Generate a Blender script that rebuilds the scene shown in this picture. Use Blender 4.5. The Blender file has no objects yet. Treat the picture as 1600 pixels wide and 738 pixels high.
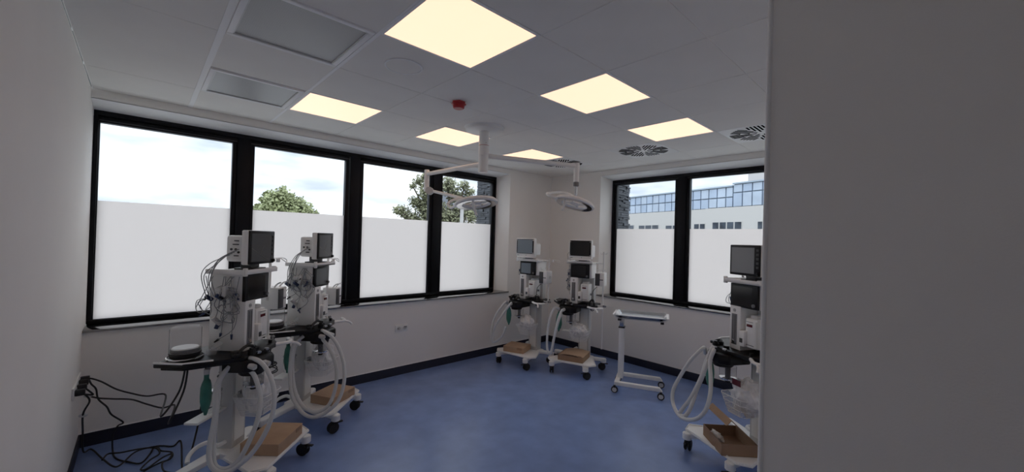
import bpy, bmesh, math, random
from mathutils import Vector, Matrix, noise
PI = math.pi
C = bpy.context.scene.collection
sc = bpy.context.scene
# ------------------------------------------------------------------ camera
H = 2.735                                   # ceiling height
FPX, YAW, PITCH, ROLL = 620.07, 0.8181, 0.0088, 0.0291
CAM = Vector((-0.8866, -3.8094, H - 1.0601))
fwd = Vector((math.cos(YAW)*math.cos(PITCH), math.sin(YAW)*math.cos(PITCH), math.sin(PITCH)))
r0 = Vector((math.sin(YAW), -math.cos(YAW), 0)); u0 = r0.cross(fwd)
right = math.cos(ROLL)*r0 + math.sin(ROLL)*u0
up = -math.sin(ROLL)*r0 + math.cos(ROLL)*u0
cd = bpy.data.cameras.new('camera'); cam = bpy.data.objects.new('camera', cd); C.objects.link(cam)
cd.sensor_fit = 'HORIZONTAL'; cd.sensor_width = 36; cd.lens = FPX/1600*36; cd.clip_start = 0.05; cd.clip_end = 500
cam.matrix_world = Matrix(((right.x, up.x, -fwd.x, CAM.x), (right.y, up.y, -fwd.y, CAM.y), (right.z, up.z, -fwd.z, CAM.z), (0, 0, 0, 1)))
sc.camera = cam
def at(px, py, dep):
    return CAM + dep*(fwd + right*(px-800)/FPX - up*(py-369)/FPX)
# ------------------------------------------------------------------ world, light, exposure
sc.view_settings.view_transform = 'Standard'; sc.view_settings.look = 'None'
sc.view_settings.gamma = 1; sc.view_settings.use_curve_mapping = False
sc.view_settings.exposure = 2.35
sc.cycles.diffuse_bounces = 10; sc.cycles.max_bounces = 14; sc.cycles.transparent_max_bounces = 24
SKY = 0.37
PANEL_EMIT = 0.28
w = bpy.data.worlds.new('sky'); sc.world = w; w.use_nodes = True
nt = w.node_tree; nt.nodes.clear()
def N(nt, t, **k):
    n = nt.nodes.new(t)
    for a, b in k.items():
        if a == 'inp':
            for i, v in b.items(): n.inputs[i].default_value = v
        else: setattr(n, a, b)
    return n
tc = N(nt, 'ShaderNodeTexCoord'); sx = N(nt, 'ShaderNodeSeparateXYZ'); nt.links.new(tc.outputs['Generated'], sx.inputs[0])
mp = N(nt, 'ShaderNodeMapping'); mp.inputs['Scale'].default_value = (1.6, 1.6, 6.0); nt.links.new(tc.outputs['Generated'], mp.inputs[0])
nz = N(nt, 'ShaderNodeTexNoise', inp={'Scale': 2.2, 'Detail': 5.0, 'Roughness': 0.5}); nt.links.new(mp.outputs[0], nz.inputs[0])
cr = N(nt, 'ShaderNodeValToRGB')
cr.color_ramp.elements[0].position = 0.40; cr.color_ramp.elements[0].color = (0.40, 0.465, 0.55, 1)
cr.color_ramp.elements[1].position = 0.70; cr.color_ramp.elements[1].color = (0.93, 0.965, 0.985, 1)
nt.links.new(nz.outputs['Fac'], cr.inputs[0])
mr = N(nt, 'ShaderNodeMapRange', inp={'From Min': 0.15, 'From Max': 1.0, 'To Min': 1.0, 'To Max': 3.0}); nt.links.new(sx.outputs['Z'], mr.inputs['Value'])
mu = N(nt, 'ShaderNodeMath', operation='MULTIPLY'); mu.inputs[1].default_value = SKY; nt.links.new(mr.outputs[0], mu.inputs[0])
bg = N(nt, 'ShaderNodeBackground'); nt.links.new(cr.outputs[0], bg.inputs[0]); nt.links.new(mu.outputs[0], bg.inputs[1])
wo = N(nt, 'ShaderNodeOutputWorld'); nt.links.new(bg.outputs[0], wo.inputs[0])

# ------------------------------------------------------------------ materials
M = {}
def mat(name, col, rough=0.6, metal=0.0, spec=0.5, var=0.0, scale=8.0, bump=0.0, bscale=60.0, emit=None, es=0, alpha=1, trans=0):
    m = bpy.data.materials.new(name); m.use_nodes = True; t = m.node_tree; b = t.nodes['Principled BSDF']
    b.inputs['Base Color'].default_value = (*col, 1); b.inputs['Roughness'].default_value = rough
    b.inputs['Metallic'].default_value = metal; b.inputs['Specular IOR Level'].default_value = spec
    b.inputs['Alpha'].default_value = alpha; b.inputs['Transmission Weight'].default_value = trans
    tcn = N(t, 'ShaderNodeTexCoord')
    if var:
        n = N(t, 'ShaderNodeTexNoise', inp={'Scale': scale, 'Detail': 4.0}); t.links.new(tcn.outputs['Object'], n.inputs[0])
        r = N(t, 'ShaderNodeValToRGB')
        r.color_ramp.elements[0].position = 0.3; r.color_ramp.elements[1].position = 0.7
        r.color_ramp.elements[0].color = (*[c*(1-var) for c in col], 1); r.color_ramp.elements[1].color = (*[min(1, c*(1+var)) for c in col], 1)
        t.links.new(n.outputs['Fac'], r.inputs[0]); t.links.new(r.outputs[0], b.inputs['Base Color'])
    if bump:
        n2 = N(t, 'ShaderNodeTexNoise', inp={'Scale': bscale, 'Detail': 3.0}); t.links.new(tcn.outputs['Object'], n2.inputs[0])
        bp = N(t, 'ShaderNodeBump', inp={'Strength': bump, 'Distance': 0.01}); t.links.new(n2.outputs['Fac'], bp.inputs['Height'])
        t.links.new(bp.outputs[0], b.inputs['Normal'])
    if emit: b.inputs['Emission Color'].default_value = (*emit, 1); b.inputs['Emission Strength'].default_value = es
    M[name] = m; return m
mat('wall_paint', (0.92, 0.895, 0.855), 0.75, var=0.015, scale=2, bump=0.05, bscale=220)
mat('reveal_paint', (0.92, 0.92, 0.91), 0.7)
mat('ceiling_tile', (0.87, 0.85, 0.81), 0.9, var=0.02, scale=3, bump=0.1, bscale=500)
mat('ceiling_bar', (0.93, 0.93, 0.93), 0.6)
mat('ceiling_void', (0.25, 0.25, 0.25), 0.9)
mat('floor_vinyl', (0.205, 0.295, 0.55), 0.26, spec=0.5, var=0.10, scale=5, bump=0.03, bscale=30)
mat('skirting_vinyl', (0.012, 0.015, 0.032), 0.5)
mat('frame_black', (0.0025, 0.0035, 0.0065), 0.5, spec=0.25)
mat('frame_seam', (0.06, 0.062, 0.07), 0.35)
mat('sill_stone', (0.012, 0.012, 0.014), 0.06, spec=0.6)
M['sill_stone'].node_tree.nodes['Principled BSDF'].inputs['IOR'].default_value = 2.6
mat('white_plastic', (0.88, 0.88, 0.86), 0.4)
mat('white_metal', (0.86, 0.86, 0.84), 0.35)
mat('light_grey_plastic', (0.62, 0.62, 0.61), 0.45)
mat('mid_grey_plastic', (0.22, 0.22, 0.225), 0.5)
mat('dark_grey_plastic', (0.055, 0.057, 0.06), 0.45)
mat('black_plastic', (0.008, 0.008, 0.009), 0.42, spec=0.35)
mat('slot_void', (0.003, 0.003, 0.003), 1.0, spec=0.0)
mat('black_rubber', (0.013, 0.013, 0.014), 0.6)
mat('screen_glass', (0.012, 0.013, 0.014), 0.12)
mat('screen_film', (0.11, 0.12, 0.125), 0.16)
mat('screen_reflect', (0.24, 0.25, 0.26), 0.18)  # reflection on the dark monitor screen put into the base colour as grey
mat('screen_light', (0.20, 0.25, 0.29), 0.2)
mat('chrome', (0.75, 0.75, 0.76), 0.12, metal=1)
mat('steel', (0.55, 0.55, 0.56), 0.25, metal=1)
mat('brushed_grille', (0.30, 0.30, 0.305), 0.45, metal=0.3)
mat('hose', (0.72, 0.74, 0.74), 0.35, alpha=0.93)
mat('green_bag', (0.05, 0.21, 0.16), 0.4, var=0.15, scale=20)
mat('cardboard', (0.47, 0.32, 0.21), 0.85, var=0.08, scale=9)
mat('cardboard_inside', (0.36, 0.235, 0.15), 0.9, var=0.06, scale=9)
mat('red_plastic', (0.42, 0.015, 0.02), 0.35)
mat('red_display', (0.12, 0.012, 0.018), 0.25)
mat('sensor_cable', (0.30, 0.31, 0.32), 0.5)
mat('blue_connector', (0.03, 0.05, 0.12), 0.5)
mat('slate', (0.085, 0.09, 0.10), 0.8, var=0.4, scale=7)
mat('render_white', (0.46, 0.447, 0.425), 0.9)
mat('render_beige', (0.48, 0.45, 0.43), 0.9)
mat('band_glass', (0.39, 0.455, 0.54), 0.15, spec=0.6, var=0.12, scale=0.5)
mat('band_glass_deep', (0.34, 0.41, 0.51), 0.15, spec=0.6, var=0.12, scale=0.5)
mat('band_frame', (0.30, 0.36, 0.42), 0.5)
mat('far_window', (0.05, 0.06, 0.075), 0.15, var=0.5, scale=1.2)
mat('roof_grey', (0.18, 0.19, 0.21), 0.8)
mat('grass', (0.10, 0.15, 0.05), 0.95, var=0.3, scale=0.5)
mat('asphalt', (0.34, 0.335, 0.32), 0.9, var=0.1, scale=1)
mat('leaf_a', (0.25, 0.275, 0.13), 0.7, var=0.3, scale=1.5)
mat('leaf_b', (0.20, 0.205, 0.115), 0.7, var=0.3, scale=1.5)
mat('bark', (0.09, 0.07, 0.05), 0.9)
mat('lamp_diffuser', (0.2, 0.2, 0.2), 0.5, emit=(1.0, 0.625, 0.44), es=PANEL_EMIT)
def thin_glass(name, col, refl, rough=0.02):
    m = bpy.data.materials.new(name); m.use_nodes = True; t = m.node_tree; t.nodes.clear()
    tr = N(t, 'ShaderNodeBsdfTransparent'); tr.inputs[0].default_value = (*col, 1)
    gl = N(t, 'ShaderNodeBsdfGlossy'); gl.inputs['Roughness'].default_value = rough
    fr = N(t, 'ShaderNodeLayerWeight', inp={'Blend': refl}); mx = N(t, 'ShaderNodeMixShader'); o = N(t, 'ShaderNodeOutputMaterial')
    t.links.new(fr.outputs['Fresnel'], mx.inputs[0]); t.links.new(tr.outputs[0], mx.inputs[1]); t.links.new(gl.outputs[0], mx.inputs[2]); t.links.new(mx.outputs[0], o.inputs[0])
    M[name] = m
thin_glass('window_glass', (0.96, 0.97, 0.98), 0.10)
thin_glass('clear_plastic', (0.96, 0.965, 0.97), 0.04, 0.10)
def haze_plastic():
    t = M['clear_plastic'].node_tree; o = [n for n in t.nodes if n.type == 'OUTPUT_MATERIAL'][0]; src = o.inputs[0].links[0].from_socket
    d = N(t, 'ShaderNodeBsdfDiffuse'); d.inputs[0].default_value = (0.9, 0.9, 0.9, 1)
    mx = N(t, 'ShaderNodeMixShader'); mx.inputs[0].default_value = 0.14
    t.links.new(src, mx.inputs[1]); t.links.new(d.outputs[0], mx.inputs[2]); t.links.new(mx.outputs[0], o.inputs[0])
haze_plastic()
def frosted(name, col, wt=1.0, rough=0.5):
    m = bpy.data.materials.new(name); m.use_nodes = True; t = m.node_tree; t.nodes.clear()
    a = N(t, 'ShaderNodeBsdfTranslucent'); a.inputs[0].default_value = (*col, 1)
    d = N(t, 'ShaderNodeBsdfDiffuse'); d.inputs[0].default_value = (0.8, 0.82, 0.85, 1)
    mx = N(t, 'ShaderNodeMixShader'); mx.inputs[0].default_value = wt; o = N(t, 'ShaderNodeOutputMaterial')
    t.links.new(d.outputs[0], mx.inputs[1]); t.links.new(a.outputs[0], mx.inputs[2]); t.links.new(mx.outputs[0], o.inputs[0])
    M[name] = m
frosted('frosted_film', (0.84, 0.80, 0.775), 0.95)
def bagmat():
    m = bpy.data.materials.new('plastic_film'); m.use_nodes = True; t = m.node_tree; t.nodes.clear()
    tr = N(t, 'ShaderNodeBsdfTransparent'); tr.inputs[0].default_value = (0.93, 0.93, 0.93, 1)
    d = N(t, 'ShaderNodeBsdfPrincipled', inp={'Base Color': (0.92, 0.92, 0.91, 1), 'Roughness': 0.3})
    tcn = N(t, 'ShaderNodeTexCoord'); n = N(t, 'ShaderNodeTexNoise', inp={'Scale': 14.0, 'Detail': 2.5}); t.links.new(tcn.outputs['Object'], n.inputs[0])
    bp = N(t, 'ShaderNodeBump', inp={'Strength': 0.7, 'Distance': 0.02}); t.links.new(n.outputs[0], bp.inputs['Height']); t.links.new(bp.outputs[0], d.inputs['Normal'])
    r = N(t, 'ShaderNodeMapRange', inp={'From Min': 0.35, 'From Max': 0.65, 'To Min': 0.7, 'To Max': 1.0}); t.links.new(n.outputs[0], r.inputs['Value'])
    mx = N(t, 'ShaderNodeMixShader'); o = N(t, 'ShaderNodeOutputMaterial')
    t.links.new(r.outputs[0], mx.inputs[0]); t.links.new(tr.outputs[0], mx.inputs[1]); t.links.new(d.outputs[0], mx.inputs[2]); t.links.new(mx.outputs[0], o.inputs[0])
    M['plastic_film'] = m
bagmat()
def perf():   # perforated sheet: the dark of its round holes is painted into the colour
    m = bpy.data.materials.new('perforated_sheet'); m.use_nodes = True; t = m.node_tree; b = t.nodes['Principled BSDF']
    b.inputs['Roughness'].default_value = 0.45; b.inputs['Metallic'].default_value = 0.2
    tcn = N(t, 'ShaderNodeTexCoord'); v = N(t, 'ShaderNodeTexVoronoi', inp={'Scale': 110.0, 'Randomness': 0.0}); t.links.new(tcn.outputs['Object'], v.inputs['Vector'])
    r = N(t, 'ShaderNodeValToRGB'); r.color_ramp.elements[0].position = 0.28; r.color_ramp.elements[1].position = 0.36
    r.color_ramp.elements[0].color = (0.03, 0.03, 0.032, 1); r.color_ramp.elements[1].color = (0.44, 0.44, 0.44, 1)
    t.links.new(v.outputs['Distance'], r.inputs[0]); t.links.new(r.outputs[0], b.inputs['Base Color']); M['perforated_sheet'] = m
perf()

# ------------------------------------------------------------------ mesh helpers
class MB:
    def __init__(s): s.b = bmesh.new()
    def _x(s, vs, mtx):
        if mtx is not None: bmesh.ops.transform(s.b, matrix=mtx, verts=vs)
    def box(s, x0, x1, y0, y1, z0, z1, bev=0.0, mtx=None, seg=2):
        t = bmesh.new(); bmesh.ops.create_cube(t, size=1)
        for v in t.verts: v.co = Vector(((x0+x1)/2+v.co.x*(x1-x0), (y0+y1)/2+v.co.y*(y1-y0), (z0+z1)/2+v.co.z*(z1-z0)))
        if bev: bmesh.ops.bevel(t, geom=t.edges[:], offset=bev, segments=seg, affect='EDGES', profile=0.5)
        s._merge(t, mtx); return s
    def _merge(s, t, mtx=None):
        if mtx is not None: bmesh.ops.transform(t, matrix=mtx, verts=t.verts[:])
        me = bpy.data.meshes.new('tmp'); t.to_mesh(me); t.free(); s.b.from_mesh(me); bpy.data.meshes.remove(me)
    def prism(s, poly, z0, z1, bev=0.0, mtx=None, axis='z', seg=2):
        t = bmesh.new()
        f = {'z': lambda a, b, c: (a, b, c), 'y': lambda a, b, c: (a, c, b), 'x': lambda a, b, c: (c, a, b)}[axis]
        lo = [t.verts.new(f(a, b, z0)) for a, b in poly]; hi = [t.verts.new(f(a, b, z1)) for a, b in poly]
        n = len(poly); t.faces.new(lo[::-1]); t.faces.new(hi)
        for i in range(n): t.faces.new((lo[i], lo[(i+1) % n], hi[(i+1) % n], hi[i]))
        bmesh.ops.recalc_face_normals(t, faces=t.faces[:])
        if bev: bmesh.ops.bevel(t, geom=t.edges[:], offset=bev, segments=seg, affect='EDGES', profile=0.5)
        s._merge(t, mtx); return s
    def cyl(s, p0, p1, r, r2=None, n=16, bev=0.0):
        p0, p1 = Vector(p0), Vector(p1); d = p1-p0
        t = bmesh.new(); bmesh.ops.create_cone(t, cap_ends=True, segments=n, radius1=r, radius2=r if r2 is None else r2, depth=d.length)
        if bev: bmesh.ops.bevel(t, geom=[e for e in t.edges if abs(e.verts[0].co.z-e.verts[1].co.z) < 1e-6], offset=bev, segments=2, affect='EDGES')
        s._merge(t, Matrix.Translation((p0+p1)/2) @ d.to_track_quat('Z', 'Y').to_matrix().to_4x4()); return s
    def tube(s, pts, r, n=8, closed=False, smooth=0, cap=True):
        pts = [Vector(p) for p in pts]
        if smooth: pts = spline(pts, smooth, closed)
        t = bmesh.new(); rings = []; m = len(pts); prev = None
        for i, p in enumerate(pts):
            a = pts[(i-1) % m] if (closed or i > 0) else p; b = pts[(i+1) % m] if (closed or i < m-1) else p
            d = (b-a).normalized() if (b-a).length > 1e-9 else Vector((0, 0, 1))
            if prev is None: x = d.orthogonal().normalized()
            else:
                x = prev-d*prev.dot(d); x = x.normalized() if x.length > 1e-6 else d.orthogonal().normalized()
            prev = x; y = d.cross(x); rr = r[i*len(r)//m] if isinstance(r, (list, tuple)) else r
            rings.append([t.verts.new(p+rr*(x*math.cos(2*PI*k/n)+y*math.sin(2*PI*k/n))) for k in range(n)])
        for i in range(m if closed else m-1):
            A, B = rings[i], rings[(i+1) % m]
            for k in range(n): t.faces.new((A[k], A[(k+1) % n], B[(k+1) % n], B[k]))
        if cap and not closed: t.faces.new(rings[0][::-1]); t.faces.new(rings[-1])
        s._merge(t); return s
    def lathe(s, prof, c=(0, 0, 0), n=24, mtx=None):
        t = bmesh.new(); rings = []
        for r, z in prof:
            if r < 1e-5: rings.append([t.verts.new((0, 0, z))])
            else: rings.append([t.verts.new((r*math.cos(2*PI*k/n), r*math.sin(2*PI*k/n), z)) for k in range(n)])
        for A, B in zip(rings, rings[1:]):
            for k in range(n):
                k2 = (k+1) % n
                if len(A) == 1 and len(B) == 1: continue
                if len(A) == 1: t.faces.new((A[0], B[k], B[k2]))
                elif len(B) == 1: t.faces.new((A[k], A[k2], B[0]))
                else: t.faces.new((A[k], A[k2], B[k2], B[k]))
        bmesh.ops.recalc_face_normals(t, faces=t.faces[:])
        s._merge(t, Matrix.Translation(c) @ (mtx if mtx is not None else Matrix.Identity(4))); return s
    def ball(s, c, rx, ry, rz, sub=2, nz=0.0, seed=0, fr=3.0, mtx=None):
        t = bmesh.new(); bmesh.ops.create_icosphere(t, subdivisions=sub, radius=1)
        for v in t.verts:
            k = 1+nz*noise.noise(v.co*fr+Vector((seed, 0, 0)))+nz*0.5*noise.noise(v.co*fr*2.7+Vector((0, seed, 0)))
            v.co = Vector((v.co.x*rx*k, v.co.y*ry*k, v.co.z*rz*k))
        s._merge(t, Matrix.Translation(c) @ (mtx if mtx is not None else Matrix.Identity(4))); return s
    def quad(s, *p): s.b.faces.new([s.b.verts.new(q) for q in p]); return s
    def mesh(s, name, m, ang=35):
        ca = math.cos(math.radians(ang))
        for e in s.b.edges:
            if len(e.link_faces) == 2:
                s.b.normal_update() if False else None
        s.b.normal_update()
        for f in s.b.faces: f.smooth = True
        for e in s.b.edges:
            if len(e.link_faces) != 2 or e.link_faces[0].normal.dot(e.link_faces[1].normal) < ca: e.smooth = False
        me = bpy.data.meshes.new(name); s.b.to_mesh(me); s.b.free()
        me.materials.append(M[m] if isinstance(m, str) else m); return me
def spline(p, k, closed=False):
    out = []; n = len(p)
    rng = range(n if closed else n-1)
    for i in rng:
        g = (lambda j: p[j % n]) if closed else (lambda j: p[min(max(j, 0), n-1)])
        a, b, c, d = g(i-1), g(i), g(i+1), g(i+2)
        for j in range(k):
            t = j/k
            out.append(0.5*((2*b)+(c-a)*t+(2*a-5*b+4*c-d)*t*t+(3*b-a-3*c+d)*t**3))
    if not closed: out.append(p[-1].copy())
    return out
def build(mb, name, m, parent=None, loc=None, kind=None, label=None, rotz=None):
    me = mb if isinstance(mb, bpy.types.Mesh) else mb.mesh(name, m)
    o = bpy.data.objects.new(name, me); C.objects.link(o)
    if parent is not None: o.parent = parent
    if loc is not None: o.location = loc
    if rotz is not None: o.rotation_euler.z = rotz
    if kind: o['kind'] = kind
    if label: o['label'] = label
    return o
def empty(name, loc=(0, 0, 0), rotz=0, parent=None, kind=None):
    o = bpy.data.objects.new(name, None); C.objects.link(o); o.location = loc; o.rotation_euler.z = rotz; o.empty_display_size = 0.1
    if parent is not None: o.parent = parent
    if kind: o['kind'] = kind
    return o
def tag(o, label, cat, group=None):
    o['label'] = label; o['category'] = cat
    if group: o['group'] = group
    return o
def B(*a, **k): return MB().box(*a, **k)

# ------------------------------------------------------------------ the room
XL, YA, XB = -1.187, 0.609, 4.127          # left wall, back (window) wall, right (window) wall
YN, XE, YR = -3.50, 0.31, -5.40            # near return wall, entrance wall face, rear
DEP = 0.25
ZL, ZS = H-0.07, H-1.862                   # lintel underside, sill underside
WXR = 3.185                                 # right end of back window opening
WYL = -0.368                                # left end of right window opening
build(B(XL-0.2, XB+0.3, YR-0.2, YA+0.3, -0.15, 0), 'floor', 'floor_vinyl', kind='structure')
build(B(XL-0.2, XL, YR-0.2, YA+0.26, 0, H), 'wall_left', 'wall_paint', kind='structure')
m = MB().box(XL, XB+0.30, YA, YA+0.26, 0, ZS).box(XL, XB+0.30, YA, YA+0.26, ZL, H+0.1)
m.prism([(WXR, YA), (XB+0.30, YA), (XB+0.30, YA+0.26), (3.125, YA+0.26)], ZS, ZL)
build(m, 'wall_back', 'wall_paint', kind='structure')
m = MB().box(XB, XB+0.26, YN-0.2, YA-0.002, 0, ZS).box(XB, XB+0.26, YN-0.2, YA-0.002, ZL, H+0.1)
m.prism([(XB, WYL), (XB+0.26, -0.41), (XB+0.26, YA-0.002), (XB, YA-0.002)], ZS, ZL)
build(m, 'wall_right', 'wall_paint', kind='structure')
build(B(XE, XB+0.26, YR, YN, 0, H, bev=0.006), 'wall_entrance', 'wall_paint', kind='structure')
build(B(XL, XE, YR-0.2, YR, 0, H), 'wall_rear', 'wall_paint', kind='structure')
# corner beads on the plastered edges
build(MB().cyl((XE+0.003, YN-0.004, 0.0), (XE+0.003, YN-0.004, H-0.01), 0.007, n=10), 'trim_1', 'reveal_paint', kind='structure')
build(MB().prism([(YA, ZL-0.0), (YA, ZL+0.004), (YA+0.262, ZL+0.004), (YA+0.262, H-0.104), (YA+DEP-0.002, H-0.104)], XL, WXR, axis='x'), 'trim_5', 'reveal_paint', kind='structure')
build(MB().prism([(XB, ZL-0.0), (XB, ZL+0.004), (XB+0.262, ZL+0.004), (XB+0.262, H-0.114), (XB+DEP-0.002, H-0.114)], YN-0.1, WYL, axis='y'), 'trim_6', 'reveal_paint', kind='structure')
# skirtings
m = MB().prism([(0, 0), (0.012, 0), (0.006, 0.1), (0, 0.1)], XL, XB, axis='x'); me = m.mesh('baseboard_back', 'skirting_vinyl')
for v in me.vertices: v.co = Vector((v.co.x, YA-v.co.y, v.co.z))
me.flip_normals(); build(me, 'baseboard_back', None, kind='structure')
build(B(XB-0.010, XB, YN, YA-0.01, 0, 0.10, bev=0.003), 'baseboard_right', 'skirting_vinyl', kind='structure')
build(B(XL, XL+0.010, YR, YA-0.01, 0, 0.10, bev=0.003), 'baseboard_left', 'skirting_vinyl', kind='structure')
build(B(XE-0.010, XE, YR, YN+0.005, 0, 0.10, bev=0.003), 'baseboard_entrance', 'skirting_vinyl', kind='structure')
build(B(XE, XB-0.011, YN, YN+0.010, 0, 0.10, bev=0.003), 'baseboard_near', 'skirting_vinyl', kind='structure')
# white sealant line over the skirting
build(B(XL, XB, YA-0.008, YA, 0.10, 0.104), 'trim_2', 'reveal_paint', kind='structure')
# sills
build(B(XL+0.001, WXR+0.012, YA-0.025, YA+0.26, ZS, ZS+0.018, bev=0.003), 'trim_3', 'sill_stone', kind='structure')
build(B(XB-0.025, XB+0.26, YN-0.1, WYL+0.012, ZS, ZS+0.018, bev=0.003), 'trim_4', 'sill_stone', kind='structure')

# ---- ceiling: 600 mm tiles in a concealed grid
ceil = empty('ceiling', (0, 0, H), kind='structure')
build(B(XL-0.2, XB+0.3, YR-0.2, YA+0.3, 0.14, 0.2), 'ceiling_slab', 'ceiling_void', ceil)
T = 0.6
lights = [(0, 3), (2, 3), (4, 3), (0, 0), (2, 0), (4, 0)]
diffusers = [(5, 0), (5, 2), (5, 4)]
tile_meshes = {}
vmax = 9
for u in range(-2, 7):
    v = -1
    while v < vmax:
        n = 1
        if u == -2 and v >= 0: n = 2
        if (u, v) in lights or (u, v) in diffusers or (u, v) in ((-1, 0), (-1, 2)): v += 1; continue
        x0, x1 = max(u*T, XL+0.003), min((u+1)*T, XB); y1 = min(-v*T, YA); y0 = max(-(v+n)*T, YR)
        g = 0.0018; xa, xb = x0+g, x1-g
        if u == -1: xa = x0+0.016
        if u == -2: xb = x1-0.016
        if u == -1: xb = x1-0.010
        if u == 0: xa = x0+0.010
        if y0 >= y1-0.05: v += n; continue
        key = (round(xb-xa, 3), round(y1-y0, 3))
        if key not in tile_meshes: tile_meshes[key] = B(-key[0]/2, key[0]/2, -key[1]/2+g, key[1]/2-g, 0.0, 0.016, bev=0.0014, seg=1).mesh('ceiling_tile', 'ceiling_tile')
        build(tile_meshes[key], 'ceiling_tile', None, ceil, loc=((xa+xb)/2, (y0+y1)/2, random.Random(u*31+v).uniform(0, .0008)))
        v += n
for u in range(-1, 7):
    wd = 0.016 if u == -1 else (0.010 if u == 0 else 0.012)
    zb = 0.0 if u in (-1, 0) else 0.004
    build(B(u*T-wd, u*T+wd, YR, YA, zb, 0.03), 'grid_bar', 'ceiling_bar', ceil)
for v in range(0, vmax):
    build(B(XL, XB, -v*T-0.012, -v*T+0.012, 0.0045, 0.028), 'cross_bar', 'ceiling_bar', ceil)

# ---- windows
def pane_mesh(ax, a0, a1, z0, z1, c, th):
    return B(a0, a1, c-th/2, c+th/2, z0, z1) if ax == 'x' else B(c-th/2, c+th/2, a0, a1, z0, z1)
def bar(ax, a0, a1, z0, z1, c0, c1, bev=0.003):
    return B(a0, a1, c0, c1, z0, z1, bev=bev) if ax == 'x' else B(c0, c1, a0, a1, z0, z1, bev=bev)
def window(name, ax, face, a0, a1, zt, zb, panes, gt, gb, frost, sgn):
    # face: plane coordinate of the frame front; depth grows outward (+)
    root = empty(name, kind='structure')
    f0, f1 = face, face+0.09
    lo, hi = min(a0, a1), max(a0, a1)
    build(bar(ax, lo, hi, zt-0.045, zt, f0, f1), 'top_frame', 'frame_black', root)
    build(bar(ax, lo, hi, zb, zb+0.03, f0, f1), 'bottom_frame', 'frame_black', root)
    build(bar(ax, lo, lo+0.03, zb+0.03, zt-0.045, f0, f1), 'side_frame', 'frame_black', root)
    build(bar(ax, hi-0.03, hi, zb+0.03, zt-0.045, f0, f1), 'side_frame', 'frame_black', root)
    ps = [tuple(sorted(p)) for p in panes]; ps.sort()
    for p, q in zip(ps, ps[1:]):
        c = (p[1]+q[0])/2
        build(bar(ax, c-0.055, c+0.055, zb+0.03, zt-0.045, f0-0.004, f1), 'mullion', 'frame_black', root)
    for p in ps:
        s0, s1 = p[0]-0.04, p[1]+0.04
        s0 = max(s0, lo+0.03); s1 = min(s1, hi-0.03)
        g0, g1 = f0+0.016, f1-0.01
        sash = empty('sash', parent=root)
        build(bar(ax, s0, s1, gt, zt-0.045, g0, g1), 'sash_bar', 'frame_black', sash)
        build(bar(ax, s0, s1, gt+0.014, gt+0.020, g0-0.004, g0+0.004, bev=0), 'seam_bead', 'frame_seam', sash)
        build(bar(ax, s0, s1, zb+0.03, gb, g0, g1), 'sash_bar', 'frame_black', sash)
        build(bar(ax, s0, p[0], gb, gt, g0, g1), 'sash_bar', 'frame_black', sash)
        build(bar(ax, p[1], s1, gb, gt, g0, g1), 'sash_bar', 'frame_black', sash)
        c = (g0+g1)/2
        build(pane_mesh(ax, p[0]-0.005, p[1]+0.005, gb-0.005, gt+0.005, c, 0.006).mesh('glass_pane', 'window_glass'), 'glass_pane', None, sash)
        build(pane_mesh(ax, p[0], p[1], gb, frost, c-0.005, 0.001).mesh('frosted_film', 'frosted_film'), 'frosted_film', None, sash, label='white frosted film on the lower glass')
    return root
FA = YA+DEP; FB = XB+DEP
window('window_1', 'x', FA, XL, 3.125, H-0.10, ZS+0.018, [(-1.150, -0.251), (-0.068, 0.835), (1.044, 1.954), (2.159, 3.062)], H-0.196, H-1.815, H-0.838, 1)
window('window_2', 'y', FB, -0.412, YN-0.10, H-0.112, ZS+0.018, [(-0.48, -1.384), (-1.583, -2.487), (-2.687, -3.56)], H-0.186, H-1.812, H-0.852, -1)

# ------------------------------------------------------------------ ceiling fittings
S = 0.94*T/2
names = {(0, 3): 'large glowing square ceiling light nearest the camera, cut by the top edge', (2, 3): 'square ceiling light in the middle of the near row, right of the surgical lamp post',
         (4, 3): 'square ceiling light in front of the round air outlets near the right window', (0, 0): 'square ceiling light beside the perforated grille above the back windows',
         (2, 0): 'square ceiling light partly behind the surgical lamp post by the back windows', (4, 0): 'farthest square ceiling light, over the far corner behind the lamp arm',
         (-2, 5): 'square ceiling light behind the camera by the left wall', (0, 7): 'square ceiling light over the entrance behind the camera'}
for (u, v) in lights:
    t = empty('ceiling_light', ((u+.5)*T, -(v+.5)*T, H)); x0 = T/2-0.002
    if u == -2: t.location.x += 0.03
    tag(t, names[(u, v)], 'ceiling light', 'square ceiling lights')
    m = MB()
    for a in ((-x0, x0, -x0, -S), (-x0, x0, S, x0), (-x0, -S, -S, S), (S, x0, -S, S)): m.box(*a, -0.002, 0.03)
    build(m, 'frame', 'ceiling_bar', t)
    build(B(-S, S, -S, S, 0.0, 0.012), 'diffuser', 'lamp_diffuser', t)
dl = {(5, 0): 'round-slotted air outlet over the far corner, behind the lamp arm', (5, 2): 'round-slotted air outlet in the middle, above the left pane of the right window', (5, 4): 'round-slotted air outlet beside the near wall edge at right'}
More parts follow.
